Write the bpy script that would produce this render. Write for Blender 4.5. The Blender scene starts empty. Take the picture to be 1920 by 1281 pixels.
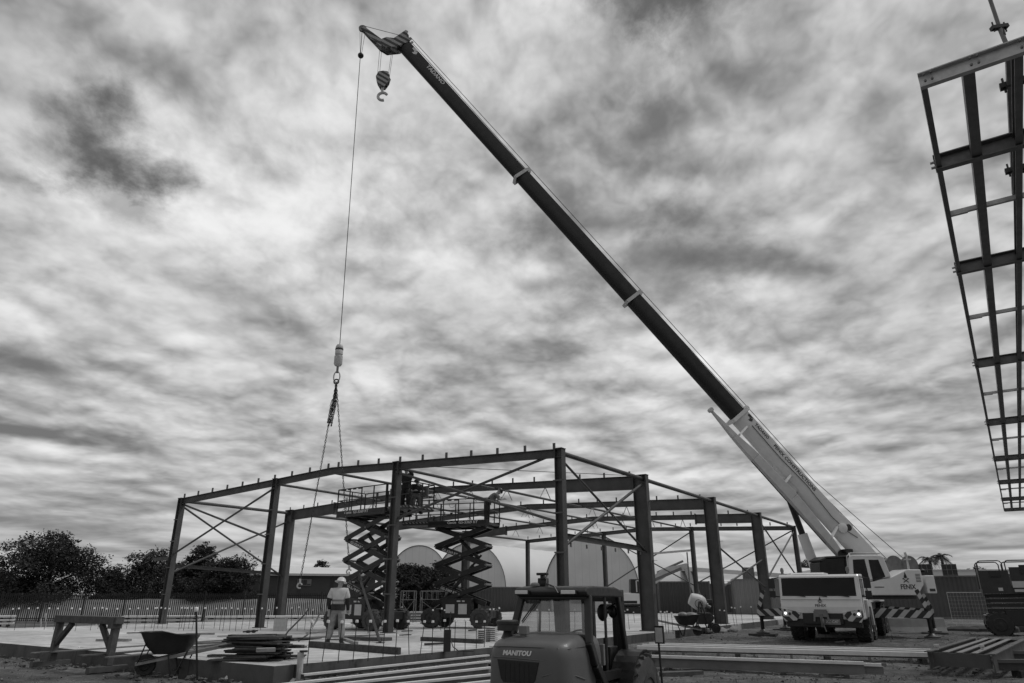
import bpy, math, random
from mathutils import Matrix, Vector, noise
R = math.radians
random.seed(7)
SC = bpy.context.scene
COL = SC.collection
# ---------------------------------------------------------------- camera
PITCH, CZ, FPX = R(20.4), 1.55, 1280.0
cam = bpy.data.objects.new('camera', bpy.data.cameras.new('camera'))
COL.objects.link(cam)
cam.location = (0, 0, CZ); cam.rotation_euler = (R(90) + PITCH, 0, 0)
cam.data.lens = 24; cam.data.sensor_width = 36; cam.data.clip_end = 6000; cam.data.clip_start = .05
SC.camera = cam
SC.view_settings.view_transform = 'Standard'
SC.view_settings.look = 'None'
SC.view_settings.gamma = 1
SC.view_settings.exposure = 0.2
# ---------------------------------------------------------------- light
SUN_EL, SUN_AZ = R(58), R(80)      # azimuth clockwise from +Y: high on the right
sd = bpy.data.lights.new('sun', 'SUN'); sd.energy = 1.3; sd.angle = R(14); sd.color = (1, 1, 1)
sun = bpy.data.objects.new('sun', sd); COL.objects.link(sun)
sun.rotation_euler = (R(90) - SUN_EL, 0, -SUN_AZ + R(180))
# ---------------------------------------------------------------- node helpers
class NT:
    def __init__(s, nt): s.nt = nt; s.n = nt.nodes; s.l = nt.links
    def node(s, t, **k):
        n = s.n.new(t)
        for a, b in k.items(): setattr(n, a, b)
        return n
    def put(s, sock, v):
        if isinstance(v, bpy.types.NodeSocket): s.l.new(v, sock)
        elif v is not None: sock.default_value = v
    def math(s, op, a, b=None, c=None, clamp=False):
        n = s.node('ShaderNodeMath', operation=op, use_clamp=clamp)
        s.put(n.inputs[0], a); s.put(n.inputs[1], b); s.put(n.inputs[2], c)
        return n.outputs[0]
    def vmath(s, op, a, b=None):
        n = s.node('ShaderNodeVectorMath', operation=op)
        s.put(n.inputs[0], a); s.put(n.inputs[1], b)
        return n.outputs['Value'] if op in ('DOT_PRODUCT', 'LENGTH', 'DISTANCE') else n.outputs[0]
    def noise(s, vec, scale, detail=4, rough=.5, dist=0, lac=2):
        n = s.node('ShaderNodeTexNoise')
        s.put(n.inputs['Vector'], vec); n.inputs['Scale'].default_value = scale; n.inputs['Detail'].default_value = detail
        n.inputs['Roughness'].default_value = rough; n.inputs['Distortion'].default_value = dist; n.inputs['Lacunarity'].default_value = lac
        return n.outputs[0]
    def ramp(s, v, stops, interp='LINEAR'):
        n = s.node('ShaderNodeValToRGB'); s.put(n.inputs[0], v); cr = n.color_ramp; cr.interpolation = interp
        while len(cr.elements) < len(stops): cr.elements.new(.5)
        for e, (p, c) in zip(cr.elements, stops): e.position = p; e.color = (c, c, c, 1)
        return n.outputs[0]
    def maprange(s, v, a, b, c=0, d=1, smooth=True):
        n = s.node('ShaderNodeMapRange', interpolation_type='SMOOTHSTEP' if smooth else 'LINEAR')
        s.put(n.inputs[0], v); n.inputs[1].default_value = a; n.inputs[2].default_value = b; n.inputs[3].default_value = c; n.inputs[4].default_value = d
        return n.outputs[0]
    def mix(s, f, a, b):
        n = s.node('ShaderNodeMix', data_type='FLOAT'); s.put(n.inputs[0], f); s.put(n.inputs[2], a); s.put(n.inputs[3], b)
        return n.outputs[0]
# ---------------------------------------------------------------- world: broken cloud over a dark upper sky
W = bpy.data.worlds.new('World'); SC.world = W; W.use_nodes = True
w = NT(W.node_tree); w.n.clear()
tc = w.node('ShaderNodeTexCoord').outputs['Generated']
sep = w.node('ShaderNodeSeparateXYZ'); w.l.new(tc, sep.inputs[0])
zc = w.math('MAXIMUM', sep.outputs[2], -0.04)
hh_ = w.math('MULTIPLY', w.math('LOGARITHM', w.math('ADD', zc, 0.075), 2.71828), 0.78)
cmb = w.node('ShaderNodeCombineXYZ')
w.l.new(sep.outputs[0], cmb.inputs[0]); w.l.new(w.math('MULTIPLY', sep.outputs[1], .8), cmb.inputs[1]); w.l.new(hh_, cmb.inputs[2])
pl = cmb.outputs[0]
def off(v, x, y, z=0, sx=1, sy=1):
    m = w.node('ShaderNodeMapping'); w.l.new(v, m.inputs[0]); m.inputs['Location'].default_value = (x, y, z); m.inputs['Scale'].default_value = (sx, sy, 1)
    return m.outputs[0]
DLO, DHI, RA, RB = .40, .84, 1.15, 1.6
def warp(v, amt, sc, x=0):
    n = w.node('ShaderNodeTexNoise'); w.l.new(off(v, x, x), n.inputs['Vector']); n.inputs['Scale'].default_value = sc; n.inputs['Detail'].default_value = 4
    m = w.vmath('MULTIPLY', w.vmath('SUBTRACT', n.outputs[1], (.5, .5, .5)), (amt, amt, amt * .6))
    return w.vmath('ADD', v, m)
pw = warp(pl, .05, 5, 3)
def billow(v, sc, det):      # rounded puffs with creased hollows between them
    o = None
    for k in range(det):
        n = w.noise(v, sc * 2.05 ** k, 0, .5)
        m_ = w.math('SUBTRACT', w.math('MULTIPLY', n, 2), 1); q = w.math('MULTIPLY', w.math('SQRT', w.math('ADD', w.math('MULTIPLY', m_, m_), .006)), .52 ** k * 1.15)
        o = q if o is None else w.math('ADD', o, q)
    return o
def dens_at(v):
    big = w.noise(off(v, 3.1, 1.7, 0), 3.2, 2, .45)
    bil = billow(off(v, 7.4, 2.2, 0), 4.4, 5)
    mid = w.noise(off(v, 1.4, 5.2, 0), 6.0, 8, .60)
    return w.math('ADD', w.math('MULTIPLY', big, .60), w.math('ADD', w.math('MULTIPLY', bil, .42), w.math('MULTIPLY', mid, .26))), mid
lowf = w.maprange(sep.outputs[2], .05, .5, 1, 0)
d0, mid = dens_at(pw)
d1, _ = dens_at(w.vmath('ADD', pw, (.004, 0, .030)))
fine = w.noise(off(pw, 1.3, 9.2, 0, .8, 1), 22.0, 5, .55)
relief = w.math('SUBTRACT', d0, d1)
lum = w.ramp(w.maprange(d0, DLO, DHI, 0, 1, False), [(0, .22), (.3, .32), (.5, .38), (.7, .445), (1, .55)])
lum = w.math('ADD', lum, w.math('MULTIPLY', relief, w.mix(lowf, RA, RB)))
lum = w.math('ADD', lum, w.math('MULTIPLY', w.math('SUBTRACT', fine, .5), w.mix(lowf, .17, .18)))
def blob(px, py, rad, stretch=1.0):
    r_ = (px - 960) / FPX; u_ = (640.5 - py) / FPX
    d = Vector((r_, math.cos(PITCH) - u_ * math.sin(PITCH), math.sin(PITCH) + u_ * math.cos(PITCH))).normalized()
    v = w.vmath('SUBTRACT', tc, tuple(d))
    m = w.node('ShaderNodeMapping'); w.l.new(v, m.inputs[0]); m.inputs['Scale'].default_value = (1 / stretch, 1, 1)
    dist = w.vmath('LENGTH', m.outputs[0])
    return w.math('SUBTRACT', 1.0, w.math('DIVIDE', dist, rad))
# bright and shaded masses (the cloud deck's own thick and thin places)
def swell(px, py, rad, amt, st=1.0):
    global lum
    g = w.maprange(w.math('ADD', blob(px, py, rad, st), w.math('MULTIPLY', w.math('SUBTRACT', mid, .5), 1.6)), 0, 1, 0, 1)
    lum = w.math('ADD', lum, w.math('MULTIPLY', g, amt * .8))
for a in [(840, 60, .40, .24, 1.3), (1090, 110, .20, .14, 1.3), (470, 600, .36, .22, 1.8), (150, 450, .26, .16, 1.5), (200, 60, .22, -.06, 1.5), (520, 330, .2, .14, 1),
          (620, 520, .12, -.12, 2.2), (1190, 190, .22, -.20, 1.6), (1330, 330, .3, -.08, 1.4), (1330, 620, .16, .14, 1.6), (1640, 500, .22, .06, 1.6), (1620, 640, .20, -.16, 1.8), (1020, 660, .12, -.10, 2.4), (1500, 720, .26, .05, 1.8),
          (760, 720, .16, -.12, 2.2), (1640, 190, .30, .14, 1.3), (1860, 30, .25, -.08, 1.2), (360, 130, .22, -.05, 1.4), (160, 720, .2, -.12, 2.2), (400, 820, .1, .14, 2), (280, 690, .12, -.10, 3), (850, 60, .1, .06, 1),
          (90, 860, .2, -.10, 2.5), (1650, 860, .3, .05, 2.4), (640, 780, .1, .08, 2), (1100, 740, .25, .08, 2)]:
    swell(*a)
hole = None
ragged = w.noise(off(pw, 5, 5, 0, 1, 1), 9.0, 7, .6)
for px, py, rad, st, am in [(155, 252, .075, 1.5, 1.0), (200, 298, .068, 1.6, 1.0), (105, 262, .05, 1.6, .8), (222, 375, .04, 1.6, .55), (1258, -18, .085, 1.7, 1.0), (1250, 475, .07, 1.5, .6), (1270, 510, .09, 1.8, .5), (1010, 430, .05, 1.8, .65), (1290, 550, .06, 1.6, .45)]:
    g = w.math('ADD', blob(px, py, rad, st), w.math('MULTIPLY', w.math('SUBTRACT', ragged, .5), 3.0))
    g = w.math('MULTIPLY', w.maprange(g, -.1, .95), am)
    hole = g if hole is None else w.math('MAXIMUM', hole, g)
sky = w.node('ShaderNodeTexSky', sky_type='NISHITA'); sky.sun_disc = False; sky.sun_elevation = SUN_EL; sky.sun_rotation = SUN_AZ
bw = w.node('ShaderNodeRGBToBW'); w.l.new(sky.outputs[0], bw.inputs[0])
clear = w.math('MULTIPLY', bw.outputs[0], .55)
cloud = w.math('MULTIPLY', w.ramp(lum, [(0, .14), (.2, .225), (.4, .375), (.6, .53), (.8, .68), (1, .78)], 'B_SPLINE'), 10.0)
tot = w.mix(hole, cloud, w.math('MAXIMUM', w.math('MINIMUM', clear, w.math('ADD', .5, w.math('MULTIPLY', mid, 1.1))), .5))
# paler haze just over the horizon, dark below it
tot = w.mix(w.maprange(sep.outputs[2], .0, .16, .45, 0), tot, 3.3)
tot = w.mix(w.maprange(sep.outputs[2], -.06, -.01, 1, 0), tot, .8)
bgn = w.node('ShaderNodeBackground'); w.l.new(tot, bgn.inputs[0]); bgn.inputs[1].default_value = .1
wo = w.node('ShaderNodeOutputWorld'); w.l.new(bgn.outputs[0], wo.inputs[0])
# ---------------------------------------------------------------- materials (the photograph is black and white: neutral greys)
MATS = {}
def mat(name, v, rough=.6, metal=0.0, var=.15, scale=6.0, bump=0.0, bscale=None, v2=None, spec=.5, stripes=None, coat=0):
    if name in MATS: return MATS[name]
    m = bpy.data.materials.new(name); m.use_nodes = True; t = NT(m.node_tree)
    b = t.n['Principled BSDF']; co = t.node('ShaderNodeTexCoord').outputs['Object']
    n1 = t.noise(co, scale, 5, .6)
    c = t.ramp(n1, [(.25, max(0, v * (1 - var))), (.5, v), (.75, v * (1 + var) if v2 is None else v2)])
    if stripes:
        ax, per, dark, wd = stripes
        sp = t.node('ShaderNodeSeparateXYZ'); t.l.new(co, sp.inputs[0])
        val = sum_ = None
        for i, k in enumerate(ax):
            if k:
                q = t.math('MULTIPLY', sp.outputs[i], k); val = q if val is None else t.math('ADD', val, q)
        fr = t.math('FRACT', t.math('DIVIDE', val, per)); c = t.mix(t.math('LESS_THAN', fr, wd), c, dark)
    t.put(b.inputs['Base Color'], c)
    rr = t.ramp(t.noise(co, scale * 2.3, 4), [(.3, max(.02, rough - .1)), (.7, min(1, rough + .1))])
    t.l.new(rr, b.inputs['Roughness'])
    b.inputs['Metallic'].default_value = metal; b.inputs['Specular IOR Level'].default_value = spec; b.inputs['Coat Weight'].default_value = coat
    if bump:
        bn = t.node('ShaderNodeBump'); bn.inputs['Strength'].default_value = bump; bn.inputs['Distance'].default_value = .02
        t.l.new(t.noise(co, bscale or scale * 4, 6, .65), bn.inputs['Height']); t.l.new(bn.outputs[0], b.inputs['Normal'])
    MATS[name] = m
    return m
def glass(name, tint=.8, refl=.12):
    if name in MATS: return MATS[name]
    m = bpy.data.materials.new(name); m.use_nodes = True; t = NT(m.node_tree); t.n.clear()
    tr = t.node('ShaderNodeBsdfTransparent'); tr.inputs[0].default_value = (tint,) * 3 + (1,)
    gl = t.node('ShaderNodeBsdfGlossy'); gl.inputs['Roughness'].default_value = .04; gl.inputs[0].default_value = (.9, .9, .9, 1)
    co = t.node('ShaderNodeTexCoord').outputs['Object']
    mx = t.node('ShaderNodeMixShader'); t.put(mx.inputs[0], t.ramp(t.noise(co, 3, 3), [(.3, refl * .7), (.7, refl * 1.4)]))
    t.l.new(tr.outputs[0], mx.inputs[1]); t.l.new(gl.outputs[0], mx.inputs[2])
    o = t.node('ShaderNodeOutputMaterial'); t.l.new(mx.outputs[0], o.inputs[0])
    MATS[name] = m; return m
def emis(name, s):
    m = bpy.data.materials.new(name); m.use_nodes = True; b = m.node_tree.nodes['Principled BSDF']
    b.inputs['Emission Color'].default_value = (1, 1, 1, 1); b.inputs['Emission Strength'].default_value = s; MATS[name] = m; return m
STEEL = mat('painted steel', .058, .62, 0, .38, 1.6, .15, 30)
STEEL2 = mat('painted steel edge', .075, .55, 0, .2, 2)
GALV = mat('galvanised steel', .46, .5, .3, .22, 9, .1, 40)
GALVLIT = mat('lit galvanised lip', .62, .5, .1, .12, 5)  # lip of the lying sections, its lit look put into the colour
GALVD = mat('weathered and shaded galvanised steel', .17, .5, .4, .25, 7, .1, 40)  # weathered parts; also section and purlin webs, where the shade is painted in
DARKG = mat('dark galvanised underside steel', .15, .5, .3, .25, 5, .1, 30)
BLACK = mat('black paint', .008, .38, 0, .3, 4)
BOOMBLK = mat('black boom paint', .006, .5, 0, .3, 1.5, coat=.1)
WHITE = mat('white crane paint', .62, .38, 0, .07, 2.2, coat=.2)
WHITE2 = mat('dusty white paint', .48, .5, 0, .15, 3)
DGREY = mat('dark grey paint', .024, .5, 0, .3, 5)
MGREY = mat('mid grey paint', .15, .5, 0, .2, 4)
RUBBER = mat('tyre rubber', .028, .85, 0, .35, 9, .3, 40)
RUBBERD = mat('dusty tyre rubber', .055, .9, 0, .35, 9, .3, 40)
RIM = mat('wheel rim', .022, .5, .1, .3, 8)
GLASSD = mat('dark cab glass', .006, .14, 0, .2, 2, spec=.25)
GLASSC = glass('clear cab glass', .72, .08)
WOOD = mat('weathered timber', .075, .85, 0, .35, 7, .5, 30, stripes=None)
WOODL = mat('pale timber', .24, .8, 0, .3, 7, .4, 30)
WOODD = mat('dark old timber', .05, .9, 0, .5, 9, .5, 30)
CONC = mat('slab concrete', .40, .85, 0, .16, .8, .25, 22)
CONCF = mat('formed concrete edge', .12, .85, 0, .35, 2.5, .4, 20)
CONCB = mat('concrete block', .33, .8, 0, .15, 3, .2, 30)
CAPM = mat('white plastic cap', .75, .5, 0, .05, 8)
REBAR = mat('rusty reinforcing bar', .025, .8, 0, .4, 20)
ROPE = mat('wire rope', .03, .6, .3, .2, 30)
CHAIN = mat('oily chain', .05, .5, .5, .3, 20)
STRIPE = mat('hazard striped plate', .45, .5, 0, .08, 3, stripes=((1, 0, 1), .42, .02, .5))
STRIPES = mat('worn hazard strip', .22, .6, 0, .2, 6, stripes=((1, .6, 1), .16, .015, .5))
STRIPEB = mat('hazard striped plate mirrored', .45, .5, 0, .08, 3, stripes=((-1, 0, 1), .42, .02, .5))
STRIPEH = mat('hazard striped hook paint', .30, .5, 0, .1, 3, stripes=((.7, 0, 1), .34, .03, .5))
MANI = mat('forklift body paint', .085, .5, 0, .12, 1.6, .03, 60, coat=.05)
MEMBR = mat('fabric roof membrane', .58, .7, 0, .08, .12)
CLADL = mat('pale shelter wall sheeting', .70, .7, 0, .12, .3, stripes=((1, 0, 0), .9, .60, .06))
CLADD = mat('dark wall cladding', .045, .7, 0, .15, .2)
LEAFA = mat('dark leaves', .045, .8, 0, .6, .4, spec=.1)
LEAFB = mat('grey green leaves', .06, .8, 0, .5, .4, spec=.15)
BARK = mat('bark', .03, .9, 0, .3, 5, .5)
FENCEM = mat('black fence paint', .008, .5, 0, .2, 3)
SKIN = mat('skin', .30, .55, 0, .08, 10)
TEXTD = mat('dark lettering', .03, .5)
TEXTW = mat('pale lettering', .62, .5)
LAMPM = emis('lit headlamp', 1.6)
# ---------------------------------------------------------------- mesh builder
def ident(): return Matrix.Identity(4)
ROOT = {}
def root_of(o):
    while o.parent: o = o.parent
    return o
class MB:
    def __init__(s): s.v = []; s.f = []; s.mi = []; s.cur = 0
    def add(s, vs, fs):
        n = len(s.v); s.v += [Vector(q) for q in vs]
        for f in fs: s.f.append([i + n for i in f]); s.mi.append(s.cur)
        return s
    def box(s, x0, x1, y0, y1, z0, z1):
        return s.add([(x0, y0, z0), (x1, y0, z0), (x1, y1, z0), (x0, y1, z0), (x0, y0, z1), (x1, y0, z1), (x1, y1, z1), (x0, y1, z1)],
                     [(0, 3, 2, 1), (4, 5, 6, 7), (0, 1, 5, 4), (1, 2, 6, 5), (2, 3, 7, 6), (3, 0, 4, 7)])
    def frame(s, p, q, up):
        p = Vector(p); q = Vector(q); d = (q - p).normalized(); up = Vector(up)
        if abs(d.dot(up.normalized())) > .995: up = Vector((0, 1, 0)) if abs(d.y) < .9 else Vector((1, 0, 0))
        sd_ = d.cross(up).normalized(); u = sd_.cross(d).normalized()
        return p, q, d, sd_, u
    def bar(s, p, q, wd, h, up=(0, 0, 1), wd2=None, h2=None, ox=0, oz=0):
        p, q, d, a, u = s.frame(p, q, up); w2 = wd if wd2 is None else wd2; hh = h if h2 is None else h2
        p = p + a * ox + u * oz; q = q + a * ox + u * oz
        vs = [p - a * wd / 2 - u * h / 2, p + a * wd / 2 - u * h / 2, p + a * wd / 2 + u * h / 2, p - a * wd / 2 + u * h / 2,
              q - a * w2 / 2 - u * hh / 2, q + a * w2 / 2 - u * hh / 2, q + a * w2 / 2 + u * hh / 2, q - a * w2 / 2 + u * hh / 2]
        return s.add(vs, [(0, 1, 2, 3), (7, 6, 5, 4), (0, 4, 5, 1), (1, 5, 6, 2), (2, 6, 7, 3), (3, 7, 4, 0)])
    def ibeam(s, p, q, h, b, up=(0, 0, 1), t=.02):
        s.bar(p, q, t * .7, h - 2 * t, up); s.bar(p, q, b, t, up, oz=h / 2 - t / 2); return s.bar(p, q, b, t, up, oz=-h / 2 + t / 2)
    def chan(s, p, q, h, b, up=(0, 0, 1), t=.012, side=1):
        s.bar(p, q, t, h - 2 * t, up, ox=-side * (b / 2 - t / 2)); s.bar(p, q, b, t, up, oz=h / 2 - t / 2); return s.bar(p, q, b, t, up, oz=-h / 2 + t / 2)
    def tube(s, p, q, r, r2=None, n=8, caps=True):
        p, q, d, a, u = s.frame(p, q, (0, 0, 1)); r2 = r if r2 is None else r2; vs = []
        for c, rr in ((p, r), (q, r2)):
            for i in range(n):
                t = 2 * math.pi * i / n; vs.append(c + (a * math.cos(t) + u * math.sin(t)) * rr)
        fs = [(i, (i + 1) % n, n + (i + 1) % n, n + i) for i in range(n)]
        if caps: fs += [tuple(range(n))[::-1], tuple(range(n, 2 * n))]
        return s.add(vs, fs)
    def path(s, pts, r, n=6, closed=False):
        pts = [Vector(p) for p in pts]; m = len(pts); vs = []; a = None
        for i, c in enumerate(pts):
            if closed: d = (pts[(i + 1) % m] - pts[i - 1]).normalized()
            else: d = (pts[min(i + 1, m - 1)] - pts[max(i - 1, 0)]).normalized()
            if a is None: a = d.cross(Vector((0, 0, 1)) if abs(d.z) < .9 else Vector((0, 1, 0))).normalized()
            a = (a - d * a.dot(d)).normalized(); u = d.cross(a)
            rr = r[i] if isinstance(r, (list, tuple)) else r
            for k in range(n):
                t = 2 * math.pi * k / n; vs.append(c + (a * math.cos(t) + u * math.sin(t)) * rr)
        fs = []
        for i in range(m if closed else m - 1):
            j = (i + 1) % m
            for k in range(n): fs.append((i * n + k, i * n + (k + 1) % n, j * n + (k + 1) % n, j * n + k))
        if not closed: fs += [tuple(range(n))[::-1], tuple(range((m - 1) * n, m * n))]
        return s.add(vs, fs)
    def prism(s, poly, ax, a, b):
        n = len(poly)
        def mk(p, t): return (t, p[0], p[1]) if ax == 'x' else (p[0], t, p[1]) if ax == 'y' else (p[0], p[1], t)
        vs = [mk(p, a) for p in poly] + [mk(p, b) for p in poly]
        return s.add(vs, [tuple(range(n)), tuple(range(n, 2 * n))[::-1]] + [(i, n + i, n + (i + 1) % n, (i + 1) % n) for i in range(n)])
    def lathe(s, prof, c, d=(0, 0, 1), n=16):
        c = Vector(c); d = Vector(d).normalized(); a = d.cross(Vector((0, 0, 1)) if abs(d.z) < .9 else Vector((0, 1, 0))).normalized(); u = d.cross(a); vs = []
        for r, z in prof:
            for k in range(n):
                t = 2 * math.pi * k / n; vs.append(c + d * z + (a * math.cos(t) + u * math.sin(t)) * max(r, .0005))
        m = len(prof); fs = []
        for i in range(m - 1):
            for k in range(n): fs.append((i * n + k, i * n + (k + 1) % n, (i + 1) * n + (k + 1) % n, (i + 1) * n + k))
        fs += [tuple(range(n))[::-1], tuple(range((m - 1) * n, m * n))]
        return s.add(vs, fs)
    def ell(s, c, rx, ry, rz, n=10, m=7):
        c = Vector(c); vs = []; fs = []
        for i in range(m + 1):
            ph = math.pi * i / m
            for k in range(n):
                t = 2 * math.pi * k / n; vs.append(c + Vector((rx * math.sin(ph) * math.cos(t), ry * math.sin(ph) * math.sin(t), rz * math.cos(ph))))
        for i in range(m):
            for k in range(n): fs.append((i * n + k, (i + 1) * n + k, (i + 1) * n + (k + 1) % n, i * n + (k + 1) % n))
        return s.add(vs, fs)
    def torus(s, c, d, Rr, r, n=16, m=6, a0=0, a1=360):
        c = Vector(c); d = Vector(d).normalized(); a = d.cross(Vector((0, 0, 1)) if abs(d.z) < .9 else Vector((0, 1, 0))).normalized(); u = d.cross(a)
        full = a1 - a0 >= 360; k = n if full else n + 1
        return s.path([c + (a * math.cos(R(a0 + (a1 - a0) * i / n)) + u * math.sin(R(a0 + (a1 - a0) * i / n))) * Rr for i in range(k)], r, m, closed=full)
    def build(s, name, mats, parent=None, M=None, smooth=False, bevel=0, label=None):
        """M maps builder coordinates to world; default: the coordinates are local to the parent's root"""
        me = bpy.data.meshes.new(name)
        vs = s.v
        if parent is not None and M is not None:
            X = ROOT[root_of(parent).name].inverted() @ M; vs = [X @ q for q in vs]
        me.from_pydata([tuple(q) for q in vs], [], s.f); 
        for m in (mats if isinstance(mats, (list, tuple)) else [mats]): me.materials.append(m)
        me.polygons.foreach_set('material_index', s.mi)
        if smooth:
            me.polygons.foreach_set('use_smooth', [True] * len(me.polygons)); me.set_sharp_from_angle(angle=R(38))
        me.update()
        o = bpy.data.objects.new(name, me); COL.objects.link(o)
        if parent is not None: o.parent = parent
        if bevel:
            b = o.modifiers.new('bevel', 'BEVEL'); b.width = bevel; b.segments = 2; b.limit_method = 'ANGLE'; b.angle_limit = R(40)
        if label: o['label'] = label
        return o
def thing(name, label, cat, loc=(0, 0, 0), rz=0.0, group=None, M=None):
    o = bpy.data.objects.new(name, None); COL.objects.link(o); o.empty_display_size = .2
    if M is None: M = Matrix.Translation(loc) @ Matrix.Rotation(rz, 4, 'Z')
    o.matrix_world = M; ROOT[o.name] = M.copy()
    o['label'] = label; o['category'] = cat; o['kind'] = 'thing'
    if group: o['group'] = group
    return o
def solo(mb, name, mats, label, cat, loc=(0, 0, 0), rz=0.0, group=None, smooth=False, bevel=0, M=None):
    """a thing that is one mesh; builder coordinates are local to loc / rz"""
    o = mb.build(name, mats, None, smooth=smooth, bevel=bevel)
    o.matrix_world = M if M is not None else Matrix.Translation(loc) @ Matrix.Rotation(rz, 4, 'Z')
    ROOT[o.name] = o.matrix_world.copy()
    o['label'] = label; o['category'] = cat; o['kind'] = 'thing'
    if group: o['group'] = group
    return o
def copy_thing(o, M, label=None, group=None):
    def rec(q, par):
        c = q.copy(); COL.objects.link(c)
        if par is not None: c.parent = par
        for ch in q.children: rec(ch, c)
        return c
    c = rec(o, None); c.matrix_world = M; ROOT[c.name] = M.copy()
    if label: c['label'] = label
    if group: c['group'] = group
    return c
def struct(mb, name, mats, smooth=False):
    o = mb.build(name, mats, smooth=smooth); o['kind'] = 'structure'; return o
def text(body, size, mt, parent, M, name='lettering', ext=.004, align='CENTER', shear=0.0, bold=0.0, sx=1.0):
    cu = bpy.data.curves.new(name, 'FONT'); cu.body = body; cu.size = size; cu.extrude = ext; cu.align_x = align; cu.align_y = 'CENTER'
    cu.shear = shear; cu.offset = bold; cu.resolution_u = 2
    t = bpy.data.objects.new('tmp', cu); COL.objects.link(t)
    me = bpy.data.meshes.new_from_object(t); bpy.data.objects.remove(t)
    me.name = name; me.materials.clear(); me.materials.append(mt)
    X = ROOT[root_of(parent).name].inverted() @ M @ Matrix.Diagonal((sx, 1, 1, 1)); me.transform(X)
    o = bpy.data.objects.new(name, me); COL.objects.link(o); o.parent = parent
    return o
def basis(o, x, y):
    """matrix with local x, y axes along x, y and origin o"""
    x = Vector(x).normalized(); y = Vector(y); z = x.cross(y).normalized(); y = z.cross(x)
    m = Matrix.Identity(4)
    for i in range(3): m[i][0] = x[i]; m[i][1] = y[i]; m[i][2] = z[i]; m[i][3] = o[i]
    return m
# ---------------------------------------------------------------- site geometry
def ray(px, py):
    r_ = (px - 960) / FPX; u_ = (640.5 - py) / FPX
    return Vector((r_, math.cos(PITCH) - u_ * math.sin(PITCH), math.sin(PITCH) + u_ * math.cos(PITCH)))
def G(px, py, z=0.0):          # survey: sight line meets level z
    d = ray(px, py); t = (z - CZ) / d.z; return Vector((d.x * t, d.y * t, z))
def Y(px, py, y):              # survey: sight line meets distance y
    d = ray(px, py); t = y / d.y; return Vector((d.x * t, y, d.z * t + CZ))
DU, DV, DC = Vector((-.8265, .563, 0)), Vector((.563, .8265, 0)), Vector((1.69, 24.0, 0))
def UV(u, v, z=0.0): q = DC + DU * u + DV * v; return Vector((q.x, q.y, z))
def toUV(x, y): d = Vector((x, y, 0)) - DC; return d.dot(DU), d.dot(DV)
SLAB = .20
def sm(x, a, b): t = min(1, max(0, (x - a) / (b - a))); return t * t * (3 - 2 * t)
def gz(x, y):
    z = -.13 * (1 - sm(x, -2, 3.5)) * (1 - sm(y, 40, 60))
    z -= .55 * (1 - sm(y, 11.5, 13.4))
    return z
def ghump(x, y):
    u, v = toUV(x, y)
    inside = (-1.2 < u < 26 and -11.3 < v < 36) or (26 <= u < 43 and -11.3 < v < -5.8)
    if inside: return -.08
    n = noise.noise(Vector((x * .35, y * .35, 1))) * .05 + noise.noise(Vector((x * 1.3, y * 1.3, 5))) * .035 + noise.noise(Vector((x * 4, y * 4, 9))) * .018
    k = 1.0 if y < 45 else max(0, 1 - (y - 45) / 20)
    n += .22 * math.exp(-((x - 19) ** 2 / 8 + (y - 25.5) ** 2 / 5))
    return n * k
# ---- ground sheet
def axis_steps(lo, hi, fine, far):
    a = []; x = lo
    while x < hi: a.append(x); x += fine
    a.append(hi); s_ = fine; x = hi
    while x < far: s_ *= 1.35; x += s_; a.append(x)
    s_ = fine; x = lo
    while x > -far: s_ *= 1.35; x -= s_; a.insert(0, x)
    return a
xs = axis_steps(-22, 24, .16, 3500); ys = axis_steps(9, 40, .16, 3500)
mb = MB(); nx = len(xs)
vs = []
for y in ys:
    for x in xs: vs.append((x, y, gz(x, y) + ghump(x, y)))
mb.add(vs, [(j * nx + i, j * nx + i + 1, (j + 1) * nx + i + 1, (j + 1) * nx + i) for j in range(len(ys) - 1) for i in range(nx - 1)])
m = bpy.data.materials.new('churned site soil'); m.use_nodes = True; t = NT(m.node_tree); b = t.n['Principled BSDF']
co = t.node('ShaderNodeTexCoord').outputs['Object']
n1 = t.noise(co, .35, 6, .6); n2 = t.noise(co, 2.6, 8, .7); n3 = t.noise(co, 14, 6, .7)
c = t.math('ADD', t.math('MULTIPLY', n1, .35), t.math('ADD', t.math('MULTIPLY', n2, .4), t.math('MULTIPLY', n3, .25)))
t.put(b.inputs['Base Color'], t.ramp(c, [(.38, .020), (.46, .052), (.52, .09), (.58, .16), (.66, .32)]))
b.inputs['Roughness'].default_value = .95
bp = t.node('ShaderNodeBump'); bp.inputs['Strength'].default_value = .9; bp.inputs['Distance'].default_value = .06
t.l.new(t.math('ADD', n2, t.math('MULTIPLY', n3, .5)), bp.inputs['Height']); t.l.new(bp.outputs[0], b.inputs['Normal'])
struct(mb, 'ground', m, smooth=True)
# gravel and clods (uncountable)
mb = MB()
for i in range(9000):
    x = random.uniform(-18, 24); y = 13.2 + 20 * random.random() ** 1.7
    u, v = toUV(x, y)
    if (-1 < u < 43 and -11.1 < v): continue
    s_ = random.uniform(.012, .045) * (1.9 if random.random() < .05 else 1)
    c0 = Vector((x, y, gz(x, y) + ghump(x, y)))
    q = [Vector((random.uniform(-1, 1), random.uniform(-1, 1), random.uniform(-.4, 1))).normalized() * s_ for _ in range(4)]
    mb.add([c0 + k for k in q], [(0, 1, 2), (0, 2, 3), (0, 3, 1), (1, 3, 2)])
g = mb.build('gravel', mat('stones and clods', .11, .9, 0, .7, 3, v2=.32)); g['kind'] = 'stuff'
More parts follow.
